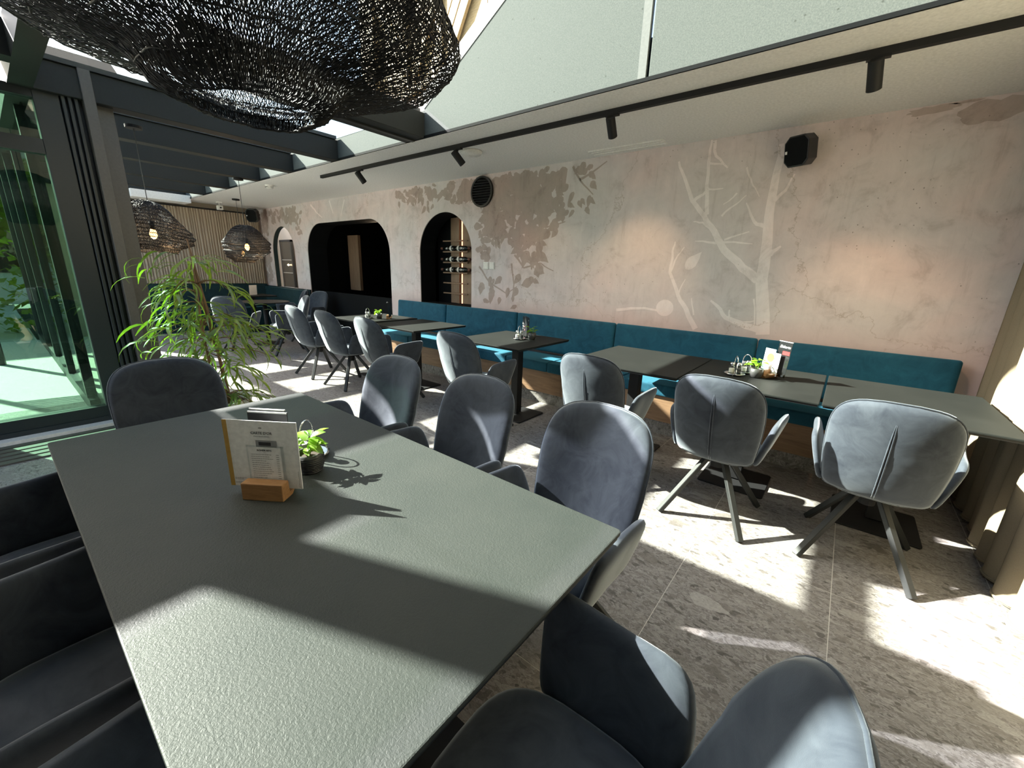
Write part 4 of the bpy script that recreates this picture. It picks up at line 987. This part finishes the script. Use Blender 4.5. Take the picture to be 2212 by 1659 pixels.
# the long table's set
HZ = math.radians(35.5); hx, hy = -1.203, .407
holder((hx, hy, .75), HZ, 'bamboo menu holder on the long table, holding white cards', GH, .12, .075, .052)
def loc_h(dx, dy, dz, hx=hx, hy=hy, HZ=HZ): return (hx + dx * math.cos(HZ) - dy * math.sin(HZ), hy + dx * math.sin(HZ) + dy * math.cos(HZ), .75 + dz)
c1 = card('ice_cream_menu', 'large white menu card with a gold left edge in the bamboo holder', loc_h(-.016, .0085, .018), HZ, -.006, .215, .205, 'paper', th=.003)
MB().box((-.1075, -.0006, 0), (-.0945, .0, .205)).obj('gold_edge', M['paper_gold'], c1)
put_text("CARTE D'OR", .02, M['ink'], c1, .004, .165, -.0004, width=.062); put_text('P R O F E S S I O N A L', .01, M['ink_grey'], c1, .004, .157, -.0004, width=.046)
em = MB()
for k in range(5): em.lathe([(.0016, -.0003), (.0016, .0003)], 8, (-.0032 + .0016 * k, .0008 * (k % 2), 0))
e_ = em.obj('crest', M['ink_grey'], c1); e_.matrix_local = Matrix.Translation((.002, -.0006, .184)) @ Matrix.Rotation(PI / 2, 4, 'X')
ln = MB()
def lines(mb, x0, x1, zs_, rnd, gap=.2, hh=.0012, y=-.0005, ragged=True):
    for z in zs_:
        x = x0; xe = x1 - (rnd.uniform(0, .4) * (x1 - x0) if ragged else 0)
        while x < xe:
            w = rnd.uniform(.003, .008); mb.box((x, y, z), (min(x + w, xe), y + .0003, z + hh)); x += w + .0012
rl_ = random.Random(3)
lines(ln, -.092, -.054, [.026, .0235, .021], rl_, y=-.0006, hh=.0009); lines(ln, -.092, -.052, [.012, .0095], rl_, y=-.0006, hh=.0009); ln.obj('small_print', M['ink_grey'], c1)
sd_ = MB(); lines(sd_, .010, .062, [.100], random.Random(6), y=-.0006, hh=.0009, ragged=False); so_ = sd_.obj('side_print', M['ink_grey'], c1); so_.matrix_local = Matrix.Translation((.201, 0, -.006)) @ Matrix.Rotation(-PI / 2, 4, 'Y')
MB().box((-.014, -.0030, .126), (.046, -.0026, .148)).obj('photo_strip', M['ink_grey'], c1); MB().box((-.005, -.0036, .133), (.030, -.0030, .143)).obj('photo_mark', M['ink'], c1)
c2 = card('drinks_list', 'narrow white price list in clear acrylic, in front of the large white card', loc_h(-.004, .0015, .018), HZ, .004, .096, .130, 'paper', th=.0008)
MB().box((-.052, -.0012, -.001), (-.048, .0014, .134)).obj('acrylic_edge', M['card_acrylic'], c2); MB().box((.048, -.0012, -.001), (.056, .0014, .134)).obj('acrylic_edge', M['card_acrylic'], c2); MB().box((-.052, -.0012, .130), (.056, .0014, .134)).obj('acrylic_edge', M['card_acrylic'], c2)
put_text('R\u00d6MER HITS', .01, M['ink'], c2, .0, .1175, -.0004, width=.042); MB().box((-.0035, -.0005, .1125), (.0035, -.0002, .1135)).obj('rule', M['ink_grey'], c2)
ln = MB(); rl_ = random.Random(8)
for i in range(15):
    z = .1065 - .0066 * i; lines(ln, -.040, .026, [z], rl_, hh=.0014); ln.box((.033, -.0005, z), (.041, -.0002, z + .0014))
ln.obj('price_lines', M['ink_grey'], c2)
c3 = card('folded_menu', 'black folded menu standing behind the large white card', loc_h(-.012, .0395, .0), HZ, -.02, .118, .238, 'black_card', th=.003)
MB().box((-.058, .008, .0), (.048, .011, .244)).obj('back_leaf', M['black_card'], c3); MB().box((-.058, -.0002, .234), (.058, .0035, .2382)).obj('page_edge', M['paper'], c3); MB().box((-.058, .0078, .241), (.048, .0114, .2442)).obj('page_edge', M['paper'], c3)

basil_leaf = []
for W in (.030, .024, .036):
    v = []; f = []
    for i in range(6):
        t_ = i / 5; w = W * math.sin(PI * min(1, .06 + t_ * .94)) ** .8; x = t_ * W * 1.7; z = -.35 * W * 1.7 * t_ * t_ + .2 * x; v += [(x, -w / 2, z + w * .18), (x, 0, z), (x, w / 2, z + w * .18)]
    for i in range(5):
        for k in range(2): f.append((3 * i + k, 3 * i + k + 1, 3 * i + 4 + k, 3 * i + 3 + k))
    basil_leaf.append(MB().add(v, f).mesh('leaf', M['basil'], smooth=True, fix=False))
def basil(x, y, label, sc=1.0, seed=1, weave=False, nl=18):
    t = empty('herb_pot', label, 'potted herb', (x, y, .75), 0, 'small herb pots on the tables'); rnd = random.Random(seed)
    MB().lathe([(.026 * sc, 0), (.032 * sc, .004), (.040 * sc, .03 * sc), (.041 * sc, .066 * sc), (.037 * sc, .066 * sc), (.035 * sc, .04 * sc)], 24, capt=False).obj('pot', M['pot_grey'], t, smooth=True)
    if weave:
        wv = MB()
        for i in range(9): 
            z = .006 + .0062 * i; r = .0425 if z > .03 else .0335 + .009 * z / .03; wv.tube([(r * math.cos(2 * PI * k / 28), r * math.sin(2 * PI * k / 28), z) for k in range(28)], .0012, 4, closed=True)
        wv.obj('woven_band', M['black_plastic'], t)
    MB().lathe([(.003, .056 * sc), (.036 * sc, .055 * sc)], 18, capb=False, capt=False).obj('soil', M['soil'], t)
    for k in range(5):
        a = rnd.uniform(0, 6.28); MB().tube([(0, 0, .055 * sc), (.012 * math.cos(a) * sc, .012 * math.sin(a) * sc, .085 * sc), (.022 * math.cos(a) * sc, .022 * math.sin(a) * sc, .11 * sc)], .0016 * sc, 5).obj('stem', M['basil'], t)
    for k in range(nl):
        lo = bpy.data.objects.new('leaf', basil_leaf[k % 3]); link(lo, t); a = rnd.uniform(0, 6.28); r = rnd.uniform(.004, .024) * sc; z = rnd.uniform(.072, .122) * sc
        lo.matrix_local = Matrix.Translation((r * math.cos(a), r * math.sin(a), z)) @ Matrix.Rotation(a + rnd.uniform(-.6, .6), 4, 'Z') @ Matrix.Rotation(rnd.uniform(-.5, .6), 4, 'Y') @ Matrix.Rotation(rnd.uniform(-.4, .4), 4, 'X') @ Matrix.Scale(sc * rnd.uniform(.75, 1.1), 4)
    return t
def caddy(x, y, rz, label):
    t = empty('condiment_set', label, 'condiment set', (x, y, .75), rz, 'chrome condiment sets on the tables')
    MB().lathe([(.058, .008), (.066, .010), (.068, .014), (.060, .014)], 28).obj('tray', M['chrome'], t, smooth=True)
    for k in range(3): a = 2.1 * k; MB().lathe([(.006, 0), (.006, .009)], 10, (.048 * math.cos(a), .048 * math.sin(a), 0)).obj('foot', M['chrome'], t)
    for dx in (-.022, .022):
        sh = MB().lathe([(.017, .015), (.0195, .018), (.0195, .055), (.015, .066), (.014, .070)], 18, (dx, 0, 0)).obj('shaker', M['clear_glass'], t, smooth=True)
        MB().lathe([(.016, .0155), (.0178, .0175), (.0178, .045)], 16, (dx, 0, 0)).obj('filling', M['salt'] if dx < 0 else M['pot_grey'], sh, smooth=False)
        MB().lathe([(.0155, .068), (.016, .080), (.010, .088), (.003, .089)], 16, (dx, 0, 0)).obj('cap', M['chrome'], sh, smooth=True)
    MB().tube([(.0, .030 * math.cos(a), .012 + (.075 if True else 0) * 1 + .045 * math.sin(a)) for a in [PI * k / 14 for k in range(15)]], .0028, 7).obj('handle', M['chrome'], t, smooth=True)
    for s_ in (-1, 1): MB().tube([(0, .030 * s_, .012), (0, .030 * s_, .088)], .0028, 7).obj('handle_post', M['chrome'], t, smooth=True)
    return t
basil(-1.262, .553, 'green basil in a dark woven pot beside the bamboo holder on the long table', 1.0, 4, True, 22)
caddy(-1.375, .60, .4, 'chrome condiment set hidden behind the white cards on the long table')
# joined wall tables: condiments, herb, menus
caddy(-.520, 3.17, .5, 'chrome condiment set on the joined wall tables')
caddy(-.475, 3.30, 1.2, 'second chrome condiment set just behind the herb on the joined wall tables')
basil(-.392, 3.19, 'bright green herb in a plain grey pot on the joined wall tables', 1.0, 12, False, 16)
H5 = math.radians(62)
def at5(dx, dy, dz): return (-.318 + dx * math.cos(H5) - dy * math.sin(H5), 3.27 + dx * math.sin(H5) + dy * math.cos(H5), .75 + dz)
hd5 = holder((-.318, 3.27, .75), H5 - PI, 'bamboo menu holder on the joined wall tables, holding colourful cards', GH, .125, .085, .055)
MB().box((-.055, -.0445, .006), (.055, -.0428, .049)).obj('photo_front', M['paper'], hd5); MB().box((-.040, -.0452, .010), (-.004, -.0445, .038)).obj('photo_figure', M['ink'], hd5); MB().box((.006, -.0452, .008), (.046, -.0445, .034)).obj('photo_figure', M['ink_grey'], hd5)
# these cards face the room (-x side of the holder)
HF = H5 - PI
def card5(name, label, off, w, h, mat, back, group=None, lean=-.06):
    # off: along width, back: distance behind the front
    p = Vector((-.318, 3.27, .75)) + Vector((math.cos(HF), math.sin(HF), 0)) * off + Vector((-math.sin(HF), math.cos(HF), 0)) * back + Vector((0, 0, .018))
    return card(name, label, p, HF, lean, w, h, mat)
HF = H5 - PI + PI / 2 + .35
HF = math.radians(-38)
k1 = card5('ice_menu', 'tall dark menu in a clear stand with white script, on the joined wall tables', .045, .100, .235, 'grey_card' if 'grey_card' in M else 'black_card', .020)
put_text('Eiskarte', .026, M['chalk'], k1, 0, .195, -.0006, shear=.3); MB().box((-.010, -.0008, .150), (.045, -.0004, .175)).obj('red_field', M['red_print'], k1)
MB().box((-.052, -.003, -.002), (.052, -.002, .240)).obj('acrylic_front', M['card_acrylic'], k1); MB().box((-.052, -.0032, .236), (.052, .0018, .240)).obj('acrylic_edge', M['paper'], k1)
k2 = card5('pizza_flyer', 'small white flyer with an orange dish picture, in the wall table holder', -.045, .085, .175, 'paper', .004)
MB().lathe([(.030, -.0004), (.030, .0002)], 20).obj('dish_picture', M['orange_print'], k2).matrix_local = Matrix.Translation((.012, -.0008, .115)) @ Matrix.Rotation(PI / 2, 4, 'X')
MB().box((-.030, -.0008, .020), (.02, -.0004, .06)).obj('text_block', M['ink_grey'], k2)
k3 = card5('voucher_card', 'small turquoise card in front of the orange dish flyer', -.045, .062, .085, 'paper', -.012)
MB().box((-.025, -.0006, .010), (.025, -.0002, .078)).obj('turquoise_field', M['sky_print'], k3); MB().prism([(-.008, .015), (.012, .015), (.008, .062), (-.002, .070)], 'y', -.001, -.0006).obj('white_figure', M['paper'], k3)
k4 = card5('folded_list', 'narrow white folded list leaning beside the tall dark menu', .030, .040, .155, 'paper', -.004)
# single table: black menus
caddy(-2.47, 3.22, .2, 'chrome condiment set on the single pedestal table before the black menu')
basil(-2.385, 3.315, 'dark green herb pot beside the condiment set on the single pedestal table', 1.0, 20, False, 14)
m3 = card('drinks_menu', 'black drinks menu with white script on the single pedestal table', (-2.54, 3.37, .75), math.radians(-42), -.03, .115, .210, 'black_card')
put_text('Getr\u00e4nke', .026, M['chalk'], m3, 0, .132, -.0006, shear=.25); put_text('Karte', .026, M['chalk'], m3, .004, .106, -.0006, shear=.25)
sw = MB(); sw.tube([(-.045, -.0006, .168), (-.01, -.0006, .178), (.04, -.0006, .172)], .0012, 4); sw.tube([(-.04, -.0006, .090), (.0, -.0006, .086), (.04, -.0006, .096)], .0012, 4); sw.obj('flourish', M['ink_grey'], m3)
m4 = card('dark_menu', 'wide black menu with red pictures behind the drinks menu', (-2.55, 3.44, .75), math.radians(-42), -.03, .235, .200, 'black_card')
for i, (a, z, c) in enumerate(((-.100, .09, 'pink_print'), (-.095, .055, 'pink_print'), (.075, .13, 'red_print'), (.09, .09, 'red_print'), (.085, .055, 'red_print'), (.095, .03, 'red_print'))):
    MB().lathe([(.010, -.0004), (.010, .0002)], 12).obj('berry_picture', M[c], m4).matrix_local = Matrix.Translation((a, -.0008, z)) @ Matrix.Rotation(PI / 2, 4, 'X')
MB().prism([(.062, .165), (.095, .162), (.092, .178), (.064, .178)], 'y', -.0009, -.0004).obj('white_title', M['chalk'], m4); MB().prism([(.06, .11), (.068, .155), (.098, .10), (.07, .075)], 'y', -.0009, -.0004).obj('glass_picture', M['label_white'], m4)
# far table of the row
caddy(-4.80, 3.02, .2, 'chrome condiment set on the farthest wall table')
basil(-4.70, 3.12, 'dark green herb in a glass pot on the farthest wall table', 1.0, 30, False, 14)
holder((-4.62, 3.22, .75), math.radians(-40), 'small wooden menu holder on the farthest wall table', GH, .10, .07, .05)
m5 = card('clip_menu', 'narrow dark menu under a curved clear sheet on the farthest wall table', (-4.615, 3.228, .768), math.radians(-60), .06, .07, .19, 'black_card')
MB().tube([(-.035, -.004, .01), (-.036, -.006, .14), (-.02, -.012, .185), (.01, -.016, .20), (.034, -.012, .19)], .003, 6).obj('clear_edge', M['paper'], m5)
m6 = card('photo_card', 'white card with a black photo on the far table', (-9.75, 3.48, .75), math.radians(-60), -.05, .21, .20, 'paper')
p6 = MB().prism([(-.055, .08), (.02, .06), (.035, .145), (-.03, .18)], 'y', -.0012, -.0006); p6.obj('photo', M['ink'], m6); MB().prism([(-.03, .11), (.005, .10), (.012, .135), (-.02, .148)], 'y', -.0016, -.0012).obj('photo_mark', M['pink_print'], m6); MB().box((-.04, -.0012, .02), (.06, -.0006, .055)).obj('photo', M['ink'], m6)

# ------------------------------------------------------------------ wine rack in the arch
wr2 = empty('wine_rack', 'wooden wine rack with copper light strip inside the wall arch', 'wine rack', (-4.6, 4.52, .9))
MB().box((-.235, 0, 0), (.28, .02, 1.235)).obj('back_board', M['rack_wood'], wr2)
MB().box((-.085, -.025, 0), (-.03, 0, 1.235)).obj('upright', M['rack_wood'], wr2)
MB().box((.0, -.006, 0), (.018, 0, 1.235)).obj('light_strip', M['led'], wr2)
MB().box((-.55, .02, -.9), (.6, .05, 1.75)).obj('dark_back', M['black_wall'], wr2)
pz = [.905, .752, .598, .448, .298, .146]
for z in pz: MB().bar((-.325, -.075, z), (.20, -.075, z), .022, .018).obj('rail', M['rack_wood'], wr2, bevel=.004, seg=1); 
for z in pz: MB().bar((-.06, -.075, z), (-.06, -.01, z), .02).obj('rail_arm', M['rack_wood'], wr2)
bp_ = [(.0, 0), (.036, .002), (.038, .01), (.038, .185), (.030, .215), (.016, .235), (.0145, .29), (.016, .295), (.016, .30)]
bott_mesh = MB().lathe([(max(r, .001), z) for r, z in bp_], 20).mesh('bottle_body', M['bottle_glass'], smooth=True)
lab_mesh = MB().lathe([(.0385, .05), (.0385, .085)], 20, capb=False, capt=False).mesh('label', M['label_white'], smooth=True)
cap_mesh = MB().lathe([(.0165, .255), (.0168, .302), (.004, .303)], 14).mesh('capsule', M['cork_red'], smooth=True)
rowname = ('top', 'middle', 'bottom')
for i, z in enumerate(pz[1:4]):
    for sd in (-1, 1):
        t = empty('wine_bottle', 'dark wine bottle on the %s filled rail, neck to the %s' % (rowname[i], 'left' if sd < 0 else 'right'), 'wine bottle', (-4.6 + (-.065 if sd < 0 else -.045), 4.445, .9 + z + .048), 0, 'wine bottles on the rack')
        t.rotation_euler = (0, sd * PI / 2, 0)
        for nm, me in (('bottle_body', bott_mesh), ('label', lab_mesh), ('capsule', cap_mesh)): link(bpy.data.objects.new(nm, me), t)
        lt = bpy.data.objects.new('lettering', text_mesh('R', .055, M['chalk'], 'CENTER')); link(lt, t); lt.matrix_local = Matrix.Translation((0.016 * -sd * 0 , -.0392, .125)) @ Matrix.Rotation(PI / 2, 4, 'X') @ Matrix.Rotation(PI / 2 * sd * 0, 4, 'Z')
# vitrine in the far arch, back bar in the dark passage
t = empty('glass_cabinet', 'dark framed glass cabinet seen through the far narrow arch', 'cabinet', (-12.45, 5.40, .2))
for a in (-.35, .30): MB().box((a, 0, 0), (a + .05, .06, 1.83)).obj('frame', M['dark_frame'], t)
for z in (.0, 1.79): MB().box((-.35, 0, z), (.35, .06, z + .05)).obj('frame', M['dark_frame'], t)
MB().box((-.30, .05, .05), (.30, .06, 1.79)).obj('back', M['grey_metal'], t); MB().box((-.30, .0, .05), (.30, .008, 1.79)).obj('pane', M['clear_glass'], t)
for z in (.55, .95, 1.3): MB().box((-.30, .01, z), (.30, .05, z + .015)).obj('shelf', M['label_white'], t)
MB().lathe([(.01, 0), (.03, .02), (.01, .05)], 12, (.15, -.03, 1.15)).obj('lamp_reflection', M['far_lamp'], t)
for z, nm in ((.95, 'lower'), (1.3, 'middle'), (1.65, 'upper')):
    t = empty('bar_shelf', nm + ' dark bottle shelf deep in the passage', 'shelf', (-7.0, 6.6, z - .02), 0, 'shelves of the back bar')
    MB().box((-1.0, 0, 0), (1.1, .30, .0195)).obj('shelf_board', M['black_wall'], t)
    for q in (-.9, 1.0): MB().box((q, .28, -.10), (q + .03, .30, 0)).obj('bracket', M['black_wall'], t)
bar_body = MB().lathe([(.03, 0), (.033, .01), (.033, .15), (.012, .2), (.012, .26)], 12).mesh('bottle_body', M['bottle_glass'], smooth=True)
bar_lab = MB().lathe([(.0336, .05), (.0336, .11)], 12, capb=False, capt=False).mesh('label', M['label_white'], smooth=True)
for z in (.95, 1.3, 1.65):
    for k in range(9):
        t = empty('bar_bottle', 'small dark bottle on the %s shelf of the back bar, %s from the left' % ({.95: 'lower', 1.3: 'middle', 1.65: 'upper'}[z], ('first', 'second', 'third', 'fourth', 'fifth', 'sixth', 'seventh', 'eighth', 'ninth')[k]), 'bottle', (-7.7 + .2 * k + random.uniform(-.04, .04), 6.66, z), 0, 'bottles on the back bar'); link(bpy.data.objects.new('bottle_body', bar_body), t); link(bpy.data.objects.new('label', bar_lab), t)
t = empty('wall_lamp', 'tiny warm lamp glowing in the dark passage', 'lamp', (-9.6, 5.45, 1.38))
for lx, ly, en in ((-11.2, -.35, 14), (2.6, -.75, 2.5)):  # two added fill lights for niche and passage, set away from the bulb
    ld = bpy.data.lights.new('bulb_or_fill_light', 'POINT'); ld.energy = en; ld.color = (1, .75, .5); ld.shadow_soft_size = .05; lo = bpy.data.objects.new('bulb_or_fill_light', ld); link(lo, t); lo.location = (lx + 9.6 if lx < 0 else lx, ly, .7)
MB().lathe([(.02, 0), (.035, .03), (.02, .06)], 12).obj('bulb', M['far_lamp'], t); MB().box((-.01, 0, .02), (.01, .05, .04)).obj('bracket', M['black_metal'], t)

# ------------------------------------------------------------------ outside, seen through the glass
ch = empty('timber_chalet', 'sunlit timber chalet gable with diagonal boards above the glass roof', 'building', (-6.15, 5.5, 4.6), math.radians(-11))
MB().box((-3.6, .12, -.3), (3.2, .3, 4.0)).obj('wall', M['chalet_wood'], ch)
MB().box((-3.6, -.02, -.06), (3.2, .10, .06)).obj('bottom_rail', M['chalet_wood'], ch)
for x in (-2.6, -1.25, -1.12, .0, .11, 1.35, 1.46, 2.7): MB().box((x - .045, -.03, .06), (x + .045, .10, 4.0)).obj('post', M['chalet_wood'], ch)
for (xa, xb, sl) in ((-2.55, -1.30, -1), (-1.07, -.05, 1), (.16, 1.30, 1), (-1.07, -.05, 1), (1.51, 2.65, -1)):
    for k in range(9):
        z0 = .1 + .36 * k - (0 if sl > 0 else -.5); w = xb - xa
        a, b_ = ((xa, z0), (xb, z0 + w * 1.15)) if sl > 0 else ((xa, z0 + w * 1.15), (xb, z0))
        if max(a[1], b_[1]) > 4.4: continue
        MB().bar((a[0], .05, a[1]), (b_[0], .05, b_[1]), .05, .20).obj('board', M['chalet_wood'], ch)
for k in range(7): MB().box((-3.6, .0, -.30 - .16 * k), (3.2, .10, -.155 - .16 * k)).obj('plank', M['soffit_wood'], ch)
scr = empty('slatted_screen', 'slatted timber sun screen on the terrace outside the window', 'screen', (-8.6, -.55, 0), math.radians(78))
for k in range(26): MB().bar((-.5, 0, 1.75 + .055 * k), (.5, .02, 1.80 + .055 * k), .02, .03).obj('slat', M['stucco'], scr)
for a in (-.5, .5): MB().box((a - .03, -.03, -.03), (a + .03, .03, 3.2)).obj('post', M['dark_frame'], scr)
bl = empty('neighbour_house', 'pale house with a balcony beyond the terrace', 'building', (-19.0, -.6, 0), math.radians(90))
MB().box((-4, 0, 0), (4, .4, 6.0)).obj('wall', M['stucco'], bl)
for x in (-3, -1.2, .6, 2.4):
    for z in (.9, 3.7): f2 = MB().box((x, -.04, z), (x + .9, .02, z + 1.3)).obj('window', M['dark_frame'], bl); MB().box((x + .06, -.05, z + .06), (x + .84, -.04, z + 1.24)).obj('pane', M['clear_glass'], f2)
MB().box((-3.6, -1.2, 2.75), (3.4, 0, 2.9)).obj('balcony_floor', M['stucco'], bl); MB().bar((-3.6, -1.18, 3.8), (3.4, -1.18, 3.8), .05).obj('balcony_rail', M['dark_frame'], bl)
for k in range(24): MB().bar((-3.6 + .3 * k, -1.18, 2.9), (-3.6 + .3 * k, -1.18, 3.8), .025).obj('baluster', M['dark_frame'], bl)
MB().prism([(-1.6, 6.0), (.2, 7.2), (2.2, 6.0)], 'x', -4.3, 4.3).obj('roof', M['soffit_wood'], bl)
hm = MB(); rnd = random.Random(2)
for k in range(2600):
    x = rnd.uniform(-12.6, -11.4); y = rnd.uniform(-8, 1.8); z = rnd.uniform(.0, 1.55 + .3 * math.sin(2.2 * y)); s_ = rnd.uniform(.05, .12); a = rnd.uniform(0, 6.28); c = rnd.uniform(-1, 1)
    d1 = Vector((math.cos(a), math.sin(a), c)).normalized() * s_; d2 = Vector((-math.sin(a), math.cos(a), rnd.uniform(-1, 1))).normalized() * s_ * .6
    P = Vector((x, y, z)); hm.add([P - d1, P - d2, P + d1, P + d2], [(0, 1, 2, 3)])
o = hm.obj('hedge', M['leaf'], fix=False); tag(o, 'dark clipped hedge along the terrace outside', 'hedge', kind='stuff')
def tree(x, y, h, r, label, seed):
    t = empty('garden_tree', label, 'tree', (x, y, -.14), 0, 'trees beyond the terrace'); rnd = random.Random(seed)
    MB().tube([(0, 0, 0), (.06, .03, h * .35), (0, .05, h * .7)], [.16, .12, .05], 9).obj('trunk', M['bark'], t, smooth=True); mb = MB()
    for k in range(2200):
        u = rnd.gauss(0, 1), rnd.gauss(0, 1), rnd.gauss(0, 1); L = math.sqrt(sum(q * q for q in u)); q = rnd.random() ** .4
        P = Vector((u[0] / L * r * q, u[1] / L * r * q, h * .68 + u[2] / L * r * 1.15 * q)); s_ = rnd.uniform(.07, .16); a = rnd.uniform(0, 6.28)
        d1 = Vector((math.cos(a), math.sin(a), rnd.uniform(-1, 1))) * s_; d2 = Vector((-math.sin(a), math.cos(a), rnd.uniform(-1, 1))) * s_ * .6; mb.add([P - d1, P - d2, P + d1, P + d2], [(0, 1, 2, 3)])
    mb.obj('crown', M['leaf'], t, fix=False)
tree(-14.2, -.4, 3.6, 1.0, 'leafy tree beyond the hedge, nearer the house wall', 1); tree(-14.3, -3.6, 4.0, 1.2, 'leafy tree beyond the hedge, farther left', 2); tree(-14.2, 2.3, 3.2, 1.0, 'small leafy tree beside the pillar, outside', 3)
